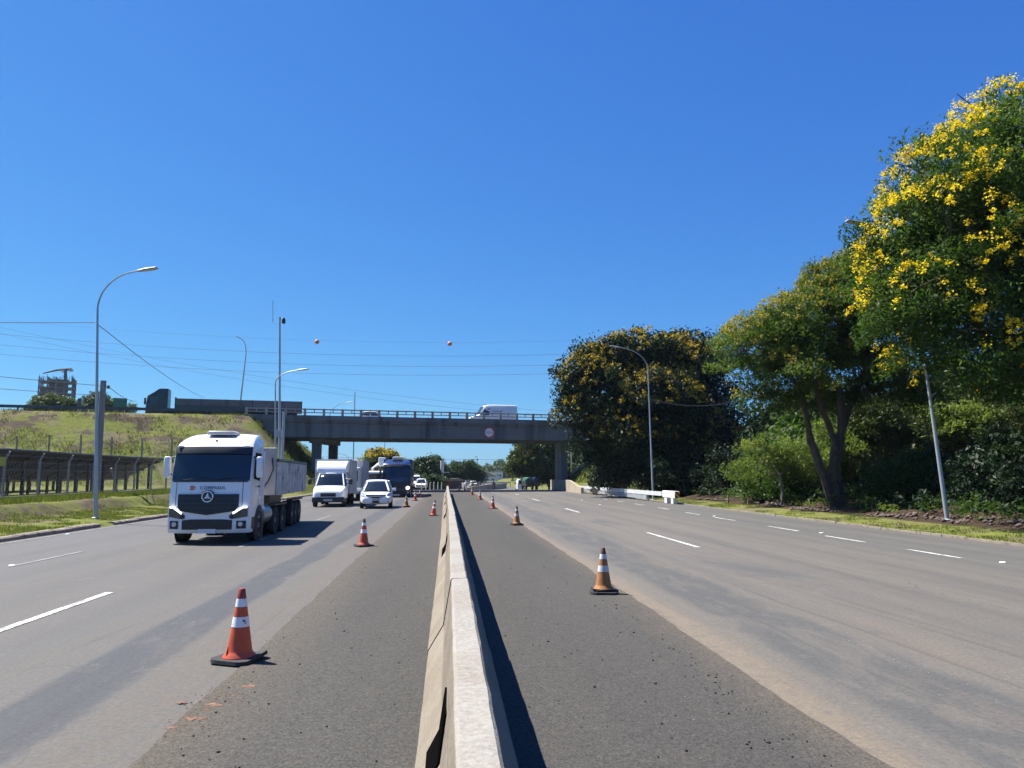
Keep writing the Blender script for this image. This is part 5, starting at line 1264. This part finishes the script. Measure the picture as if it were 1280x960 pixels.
# ------------------------------------------------------------------ trees
def clump_centres(lobes, n, r, shell=.55, jitter=.25):
    vol = np.array([l[3] ** 2 * l[4] for l in lobes]); k = r.choice(len(lobes), n, p=vol / vol.sum())
    d = r.normal(0, 1, (n, 3)); d /= np.linalg.norm(d, axis=1)[:, None]
    u = shell + (1.0 - shell) * r.random(n) ** .7
    L = np.array(lobes, float)[k]
    p = L[:, :3] + d * u[:, None] * np.c_[L[:, 3], L[:, 3], L[:, 4]]
    return p + r.normal(0, jitter, (n, 3)), d, k
def crown(root, lobes, n_clump, per, csize, lsize, mat, seed, shell=.5, ratio=.36, blossom=None, flat=.45, skip=0.0, up=.5, name='crown', droop=.25, rn=(0, 1)):
    """lobes: (x, y, z, rx, rz) in world space. blossom: (n, size, material, least height of the direction, per)"""
    o = np.array(root.location); r = np.random.default_rng(seed)
    c, d, k = clump_centres(lobes, n_clump, r, shell)
    if skip:
        keep = np.array([mnoise.noise((p[0] / 1.6, p[1] / 1.6, p[2] / 1.6 + seed)) > -.45 + skip * 0 for p in c]) | (r.random(n_clump) > skip); c, d = c[keep], d[keep]
    n = len(c); cs = csize * r.uniform(.6, 1.3, n)
    # a clump is a flattened, slightly tipped pad of leaf sprays
    off = r.normal(0, 1, (n, per, 3)); off[..., 2] *= flat; rad = np.linalg.norm(off, axis=2, keepdims=True); off *= np.minimum(1, 1.6 / (rad + 1e-6)) * .62
    tip = r.normal(0, .25, (n, 2)); off[..., 2] += off[..., 0] * tip[:, None, 0] + off[..., 1] * tip[:, None, 1] - .18 * (off[..., 0] ** 2 + off[..., 1] ** 2)
    P = (c[:, None] + off * cs[:, None, None]).reshape(-1, 3) - o
    v, f = leaves(P, r, lsize, ratio, up, droop)
    rn_ = np.clip(np.repeat(r.normal(.42, .22, n), per) + r.normal(0, .14, n * per), 0, 1)
    ob = np_mesh(name, v, f, mat, root, rnd=rn_)
    if blossom:
        nb, bs, bm_, dz, bp = blossom
        # spikes of small florets standing on the outside of the crown
        cb, db, kb = clump_centres(lobes, nb * 6, r, .93, .12)
        L = np.array(lobes, float)
        ok = db[:, 2] > dz
        q = (cb[:, None] - L[None, :, :3]) / np.stack([L[:, 3], L[:, 3], L[:, 4]], -1)[None]
        inside = ((q ** 2).sum(2) < .80).any(1); ok &= ~inside
        cl = np.array([mnoise.noise((p[0] / 1.5 + seed, p[1] / 1.5, p[2] / 1.1)) for p in cb]); ok &= cl > -.05 - (.25 if lsize < .25 else .5) * r.random(len(cl))
        cb = cb[ok][:nb]; n = len(cb)
        off = r.normal(0, 1, (n, bp, 3)) * np.array([.40, .40, .36]); off[..., 2] += .2
        P = (cb[:, None] + off * (bs * r.uniform(.6, 1.25, n))[:, None, None]).reshape(-1, 3) - o
        v, f = leaves(P, r, bs * .40, .85, .2, 0)
        np_mesh('blossom', v, f, bm_, root, rnd=np.clip(r.normal(.5, .25, n * bp), 0, 1))
    return ob
def limb(mb, a, b, r0, r1, rr, bend=.12, n=6):
    a, b = Vector(a), Vector(b); L = (b - a).length; pts = []; off = Vector((rr.gauss(0, 1), rr.gauss(0, 1), rr.gauss(0, .4))) * L * bend
    for k in range(n + 1):
        u = k / n; p = a.lerp(b, u) + off * math.sin(math.pi * u) + Vector((rr.gauss(0, .02), rr.gauss(0, .02), 0)) * L * .3 * (0 < k < n); p.z += .10 * L * math.sin(math.pi * u) * .6
        pts.append(p)
    mb.tube(pts, [r0 + (r1 - r0) * k / n for k in range(n + 1)], 7, cap=False); return pts
def tree(label, base, stems, lobes, mat, seed, n_clump, per, csize, lsize, bark='bark', blossom=None, r0=.3, twigs=5, group=None, name='tree', **kw):
    root = thing(name, label, 'tree', base, 0, group); rr = random.Random(seed); o = Vector(base)
    tr = MB(); br_ = MB(); forks = []
    for a, b, ra, rb in stems:
        pts = limb(tr, Vector(a), Vector(b), ra, rb, rr, .05, 8); forks += [(pts[-1], rb), (pts[5], rb * 1.2)]
    tr.build('trunk', M[bark], root)
    for l in lobes:
        c = Vector(l[:3]) - o; f, rb = min(forks, key=lambda q: (q[0] - c).length + (2.0 if q[0].z > c.z + .5 else 0))
        pts = limb(br_, f, c, rb * .8, rb * .25, rr, .12)
        for t_ in range(twigs):
            a = rr.uniform(0, 6.28); e = rr.uniform(-.3, 1); q = c + Vector((math.cos(a) * l[3], math.sin(a) * l[3], e * l[4])) * rr.uniform(.55, .85)
            limb(br_, pts[rr.randrange(3, 7)], q, rb * .3, .015, rr, .12, 5)
    if lobes: br_.build('branches', M[bark], root)
    crown(root, lobes, n_clump, per, csize, lsize, M[mat], seed, blossom=blossom, **kw)
    return root
GT = 'yellow flowering trees along the right side'
T1 = [(20.2, 26, 12.4, 3.8, 2.9), (17.4, 25, 10.0, 2.7, 2.3), (23.3, 27, 14.4, 4.3, 3.2), (15.9, 24.6, 7.8, 2.2, 1.9), (19.4, 26, 9.0, 4, 2.8), (22.6, 27, 10, 4, 3), (17.7, 25, 6.3, 2.4, 1.3), (20.8, 26, 6.9, 2.8, 1.3), (25.5, 28, 11.4, 4, 4), (18.0, 25.4, 12.3, 2.2, 1.6), (19.4, 26, 5.6, 2.2, .9), (22.4, 26.5, 5.4, 2.6, 1.1)]
z = ground_z(23.6, 27)
tree('huge tree covered in bright yellow blossom at the right edge of the view', (23.6, 27.0, z), [((0, 0, -.2), (-.4, .1, 3.2), .48, .36), ((-.4, .1, 3.2), (-2.4, -.3, 6.6), .3, .2), ((-.4, .1, 3.2), (.2, .2, 7.8), .32, .2), ((-.6, .1, 4.2), (-4.6, -1.2, 7.2), .2, .1)], T1, 'leaf_fern', 11, 640, 260, .95, .19, blossom=(1700, .20, M['blossom'], -.3, 24), shell=.45, ratio=.34, group=GT, name='flowering_tree', twigs=8, skip=.8)
T2 = [(17.1, 39, 9.1, 2.7, 1.5), (19.4, 39, 10.2, 2.8, 1.7), (22.0, 39.5, 11.7, 3, 2.1), (24.2, 40, 12.7, 3, 2.3), (15.3, 38, 8.3, 1.6, 1.1), (23.5, 40, 9.3, 2.5, 1.7), (17.2, 37.4, 7.2, 1.9, .9), (20.9, 40.4, 6.4, 2.2, .9), (17.0, 39.2, 5.9, 1.8, .8), (24.5, 39, 6.8, 2.2, 1.0), (22.2, 39, 8.2, 2.2, 1.0), (19.0, 40.4, 8.4, 2.2, 1.0)]
z = ground_z(20.5, 38.5)
tree('umbrella shaped tree with forking dark trunks and ochre blossom on top', (20.5, 38.5, z), [((0, 0, -.2), (-.15, 0, 3.0), .36, .27), ((-.12, .0, 2.2), (.2, .1, 6.2), .22, .15), ((-.35, .05, -.1), (-1.5, .2, 3.6), .26, .19), ((-1.5, .2, 3.6), (-2.0, .2, 6.0), .16, .1), ((-.1, 0, 3.0), (1.8, .3, 7.2), .2, .12), ((-.1, 0, 3.0), (-1.2, 0, 7.0), .18, .1)], T2, 'leaf_umbrella', 12, 560, 240, .8, .20, blossom=(850, .27, M['blossom_olive'], .15, 22), shell=.5, ratio=.3, group=GT, name='flowering_tree', twigs=8, skip=.9, flat=.35)
T3 = [(14.5, 68, 10.1, 4.4, 4.0), (20.8, 69, 11.0, 4.8, 4.0), (17.5, 68, 13.0, 4.4, 2.1), (11.7, 67, 10.3, 2.2, 2.2), (11.3, 66, 6.9, 1.9, 2.4), (25, 70, 10.4, 2.6, 3.4), (17.2, 67, 5.6, 5.4, 3.6), (22.6, 66, 4.2, 3.8, 3.6), (14.9, 67, 4.0, 2.2, 2.8), (22, 69, 13.2, 3.2, 1.9), (18, 64.5, 8.2, 4.2, 3.0), (25.5, 66, 5.2, 2.4, 3.6)]
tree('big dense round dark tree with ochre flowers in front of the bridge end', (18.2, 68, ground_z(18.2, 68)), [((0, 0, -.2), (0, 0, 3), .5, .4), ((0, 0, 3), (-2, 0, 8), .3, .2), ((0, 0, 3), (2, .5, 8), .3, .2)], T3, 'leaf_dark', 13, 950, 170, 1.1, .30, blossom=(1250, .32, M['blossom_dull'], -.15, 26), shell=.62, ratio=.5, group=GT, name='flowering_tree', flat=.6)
T4 = [(18.3, 43, 3.4, 1.4, .65), (20.5, 43, 3.5, 1.5, .65), (17.0, 42.5, 2.3, .9, .8), (19.9, 43, 2.3, 1.2, .6), (21.9, 44, 2.7, 1.2, .6)]
tree('small light green sapling with a thin pale trunk beside the rubble heap', (18.92, 42.3, ground_z(18.9, 42.3)), [((0, 0, -.1), (.02, .1, 1.7), .085, .06)], T4, 'leaf_bright', 14, 80, 130, .55, .19, bark='bark_pale', shell=.3, ratio=.34, name='young_tree', twigs=3)
GU = 'undergrowth trees and bushes at the edge of the wood'
US = [((24.4, 47), [(24.2, 47, 3.2, 2.0, 1.6), (25.4, 48, 4.4, 1.6, 1.3)], 'leaf_bright', 'light green bush behind the forked trunk'),
      ((28.6, 47), [(28.8, 47, 4.2, 2.0, 1.5), (27.4, 47, 5.5, 1.6, 1.2), (30.2, 46.4, 2.8, 1.6, 1.5)], 'leaf_olive', 'olive bushy small tree left of the leaning lamp pole'),
      ((33.0, 47), [(33.2, 47, 4.8, 2.2, 1.7), (31.6, 47.5, 5.8, 1.6, 1.2), (34.4, 46.5, 3.2, 1.8, 1.6)], 'leaf_bright', 'yellow-green bushy tree right behind the leaning lamp pole'),
      ((36.4, 46), [(36.2, 46, 5.4, 2.4, 2.2), (37.8, 46, 3.6, 2.0, 2.0)], 'leaf_olive', 'olive bush at the right edge under the huge blossoming tree'),
      ((20.6, 46), [(20.6, 46, 1.5, 2.2, 1.6)], 'leaf_fern', 'low green bush behind the small sapling'),
      ((23.6, 38.4), [(23.6, 38.4, 1.5, 1.6, 1.4), (25.2, 38.6, 1.3, 1.5, 1.3)], 'leaf_fern', 'low fern green bush right of the forked trunk'),
      ((25.8, 34.4), [(25.8, 34.4, 1.7, 1.9, 1.6), (24.2, 34, 1.0, 1.2, .9)], 'leaf_dark', 'low dark bush behind the foot of the leaning lamp pole'),
      ((23.4, 30.0), [(23.4, 30.0, 1.4, 1.8, 1.4), (25.2, 31, 2.4, 1.8, 1.8)], 'leaf_dark', 'dark bush at the right edge below the blossoming tree'),
      ((17.9, 64), [(17.9, 62, 1.6, 2.2, 1.8), (20.3, 62, 1.6, 2.0, 1.7)], 'leaf_dark', 'dark bush behind the guardrail end block'),
      ((21.5, 57), [(21.8, 57, 2.0, 2.6, 2.2), (24.4, 56, 2.2, 2.4, 2.4)], 'leaf_dark', 'dark bush between the big round tree and the sapling'),
      ((14.9, 76), [(15.4, 75, 1.5, 1.1, 1.5), (16.6, 74, 2.2, 1.4, 1.8)], 'leaf_dark', 'dark bush at the foot of the grass slope beside the tan wall')]
for i, ((x, y), lobes, mt, lb) in enumerate(US):
    z = ground_z(x, y)
    tree(lb, (x, y, z), [((0, 0, -.1), (.1, 0, lobes[0][2] * .6), .12, .07), ((.05, 0, .1), (lobes[-1][0] - x, lobes[-1][1] - y, max(.6, lobes[-1][2] - z) * .7), .09, .05)], lobes, mt, 30 + i, 60 * len(lobes), 150, .75, .24, shell=.35, ratio=.42, group=GU, name='bush', twigs=3)
# the wood behind: tall individual trees making a dark wall
wood = [(29, 56, 9, 4.6, 'leaf_fern'), (42, 52, 10, 5, 'leaf_fern'), (41, 40, 10, 5.5, 'leaf_fern'), (36, 35, 8.5, 4.0, 'leaf_fern'), (30, 31, 7, 4, 'leaf_fern'), (24.5, 52, 5, 3.2, 'leaf_fern'), (27, 60, 7.5, 4.2, 'leaf_dark'), (32, 66, 8, 5, 'leaf_dark'), (40, 58, 10, 6, 'leaf_dark'), (46, 48, 11, 6, 'leaf_fern'), (36, 55, 8, 5, 'leaf_olive')]
lbs = ['tall tree behind the umbrella shaped tree', 'tree in the wood behind the leaning lamp pole', 'deep wood tree right of the leaning lamp pole', 'dark tree right of the forked trunk', 'dark tree at the right edge below the blossom', 'low dark tree left of the forked trunk', 'dark tree in the gap beside the big round tree', 'dark tree behind the gap beside the big round tree', 'dark tree deep in the wood', 'tall tree farthest right in the wood', 'olive tree deep in the wood right of the leaning lamp pole']
for i, ((x, y, h, r_, mt), lb) in enumerate(zip(wood, lbs)):
    z = ground_z(x, y); lobes = [(x, y, z + h * .62, r_ * .8, h * .36), (x - r_ * .4, y - .6, z + h * .38, r_ * .7, h * .32), (x + r_ * .45, y, z + h * .4, r_ * .65, h * .34), (x, y - r_ * .3, z + h * .2, r_ * .7, h * .2)]
    tree(lb, (x, y, z), [((0, 0, -.1), (.1, 0, h * .5), .2, .12)], lobes, mt, 60 + i, 240, 80, 1.1, .45, shell=.5, ratio=.5, group='trees of the wood on the right', name='woodland_tree', twigs=3)
# beyond the bridge
FAR = [('round tree with ochre flower tips left of the pale pole under the bridge', (12.6, 124), [(13.0, 124, 4.4, 2.4, 2.6), (10.7, 122, 3.2, 1.2, 1.5), (12.8, 124, 6.6, 1.7, 1.4), (11.2, 122.5, 5.0, 1.2, .9), (15.2, 126, 2.2, 1.6, 1.6)], 'leaf_olive', (90, .5, .0)),
       ('tall green tree right of the pale pole under the bridge', (17.0, 128), [(16.4, 128, 6.0, 2.4, 3.0), (18.4, 127, 6.8, 2.4, 2.6), (17.4, 127, 2.6, 2.8, 2.2), (20.2, 127, 4.6, 2, 2.6)], 'leaf_far', None),
       ('green tree seen right of the dark bridge pier', (20.4, 114), [(20.4, 114, 4.6, 2.0, 2.2), (21.6, 114, 6.4, 2.2, 2.2), (19.0, 114, 3.0, 1.4, 1.4)], 'leaf_far', None),
       ('flat crowned tree with a bright yellow top under the left of the bridge', (-12.0, 136), [(-11.7, 136, 4.3, 3.2, 2.1), (-14.8, 136, 3.0, 2.3, 1.4), (-8.8, 136, 3.4, 1.9, 1.5), (-12, 135, 1.4, 3.8, 1.6)], 'leaf_far', (260, .6, .35)),
       ('round dark green tree right of the blue truck', (-4.7, 150), [(-4.7, 150, 3.1, 2.7, 2.5), (-6.2, 150, 1.6, 2.0, 1.8), (-3.2, 150, 1.8, 1.8, 1.8)], 'leaf_far', None),
       ('small tree top behind the white square post', (-2.4, 157), [(-2.4, 157, 4.5, 1.1, 1.1), (-1.9, 157, 2.6, 1.5, 1.8)], 'leaf_far', (10, .4, .2)),
       ('wide green tree behind the red shed', (3.0, 173), [(2.4, 173, 2.6, 2.8, 2.2), (4.9, 173, 3.4, 1.9, 2.0), (6.6, 174, 1.6, 1.7, 1.6), (.4, 172, 1.5, 1.6, 1.8)], 'leaf_far', None),
       ('small bluish bush beyond the delineator posts', (-3.6, 128), [(-3.8, 128, .6, 1.6, 1.1), (-1.9, 129, .4, 1.2, .9), (-5.6, 129, .6, 1.2, 1.0)], 'leaf_far', None),
       ('bushy tree below the unfinished tower on the embankment top', (-69.6, 140), [(-70.4, 140, 13.9, 2.8, 2.0), (-67.2, 140, 13.6, 2.4, 1.4), (-72.4, 140, 13.4, 1.8, 1.2), (-64.8, 140, 13.2, 1.6, 1.0)], 'leaf_olive', None),
       ('smaller bushy tree behind the square concrete pole', (-66, 150), [(-66.6, 150, 15.2, 2.4, 2.2), (-64.2, 150, 14.6, 2.0, 1.5), (-61.6, 150, 14.4, 1.6, .9)], 'leaf_olive', None)]
for i, (lb, (x, y), lobes, mt, bl) in enumerate(FAR):
    z = ground_z(x, y); lo = min(l[2] for l in lobes)
    tree(lb, (x, y, z), [((0, 0, -.2), (0, 0, max(1.0, (lo - z) * .8)), .25, .15)], lobes, mt, 90 + i, 70 * len(lobes), 70, .9, .42, shell=.45, ratio=.55, blossom=(bl[0], bl[1], M['blossom_dull'], bl[2], 16) if bl else None, name='tree', twigs=2)
# far wooded hill, one mass
def hill(name, x0, x1, y, n, zf, seed, mat):
    r = np.random.default_rng(seed); x = r.uniform(x0, x1, n); yy = y + r.uniform(-12, 25, n)
    top = np.array([zf(a) for a in x]) * (1 + .12 * np.sin(x * .9) + .1 * np.sin(x * 2.3 + 1)); P = np.c_[x, yy, -1 + (top + 1) * np.sqrt(r.random(n))]
    v, f = leaves(P, r, 1.9, .7, .6, .1); return stuff(np_mesh(name, v, f, mat, rnd=np.clip(r.normal(.45, .25, n), 0, 1)))
hill('distant_wood', -10, 70, 430, 9000, lambda x: 4.5 + 2.5 * math.sin(x * .07) + (2.5 if x > 26 else 0), 5, M['leaf_far'])
hill('distant_wood', -160, 5, 330, 9000, lambda x: 5.5 + 1.5 * math.sin(x * .1), 6, M['leaf_far'])
hill('distant_wood', 20, 160, 240, 12000, lambda x: 7.5 + 1.5 * math.sin(x * .1), 7, M['leaf_far'])
hill('distant_wood', -400, 500, 900, 14000, lambda x: 9 + 4 * math.sin(x * .012), 8, M['leaf_far'])
# ------------------------------------------------------------------ air
t = NT('haze_air'); v = t.n('ShaderNodeVolumePrincipled', Color=(.62, .78, 1, 1), Density=.0001); v.inputs['Anisotropy'].default_value = .2
t.t.links.new(v.outputs[0], t.out.inputs['Volume'])
hz_ = MB().bbox((-700, -90, -2.5), (800, 1300, 75)).build('haze', t.mat); stuff(hz_)
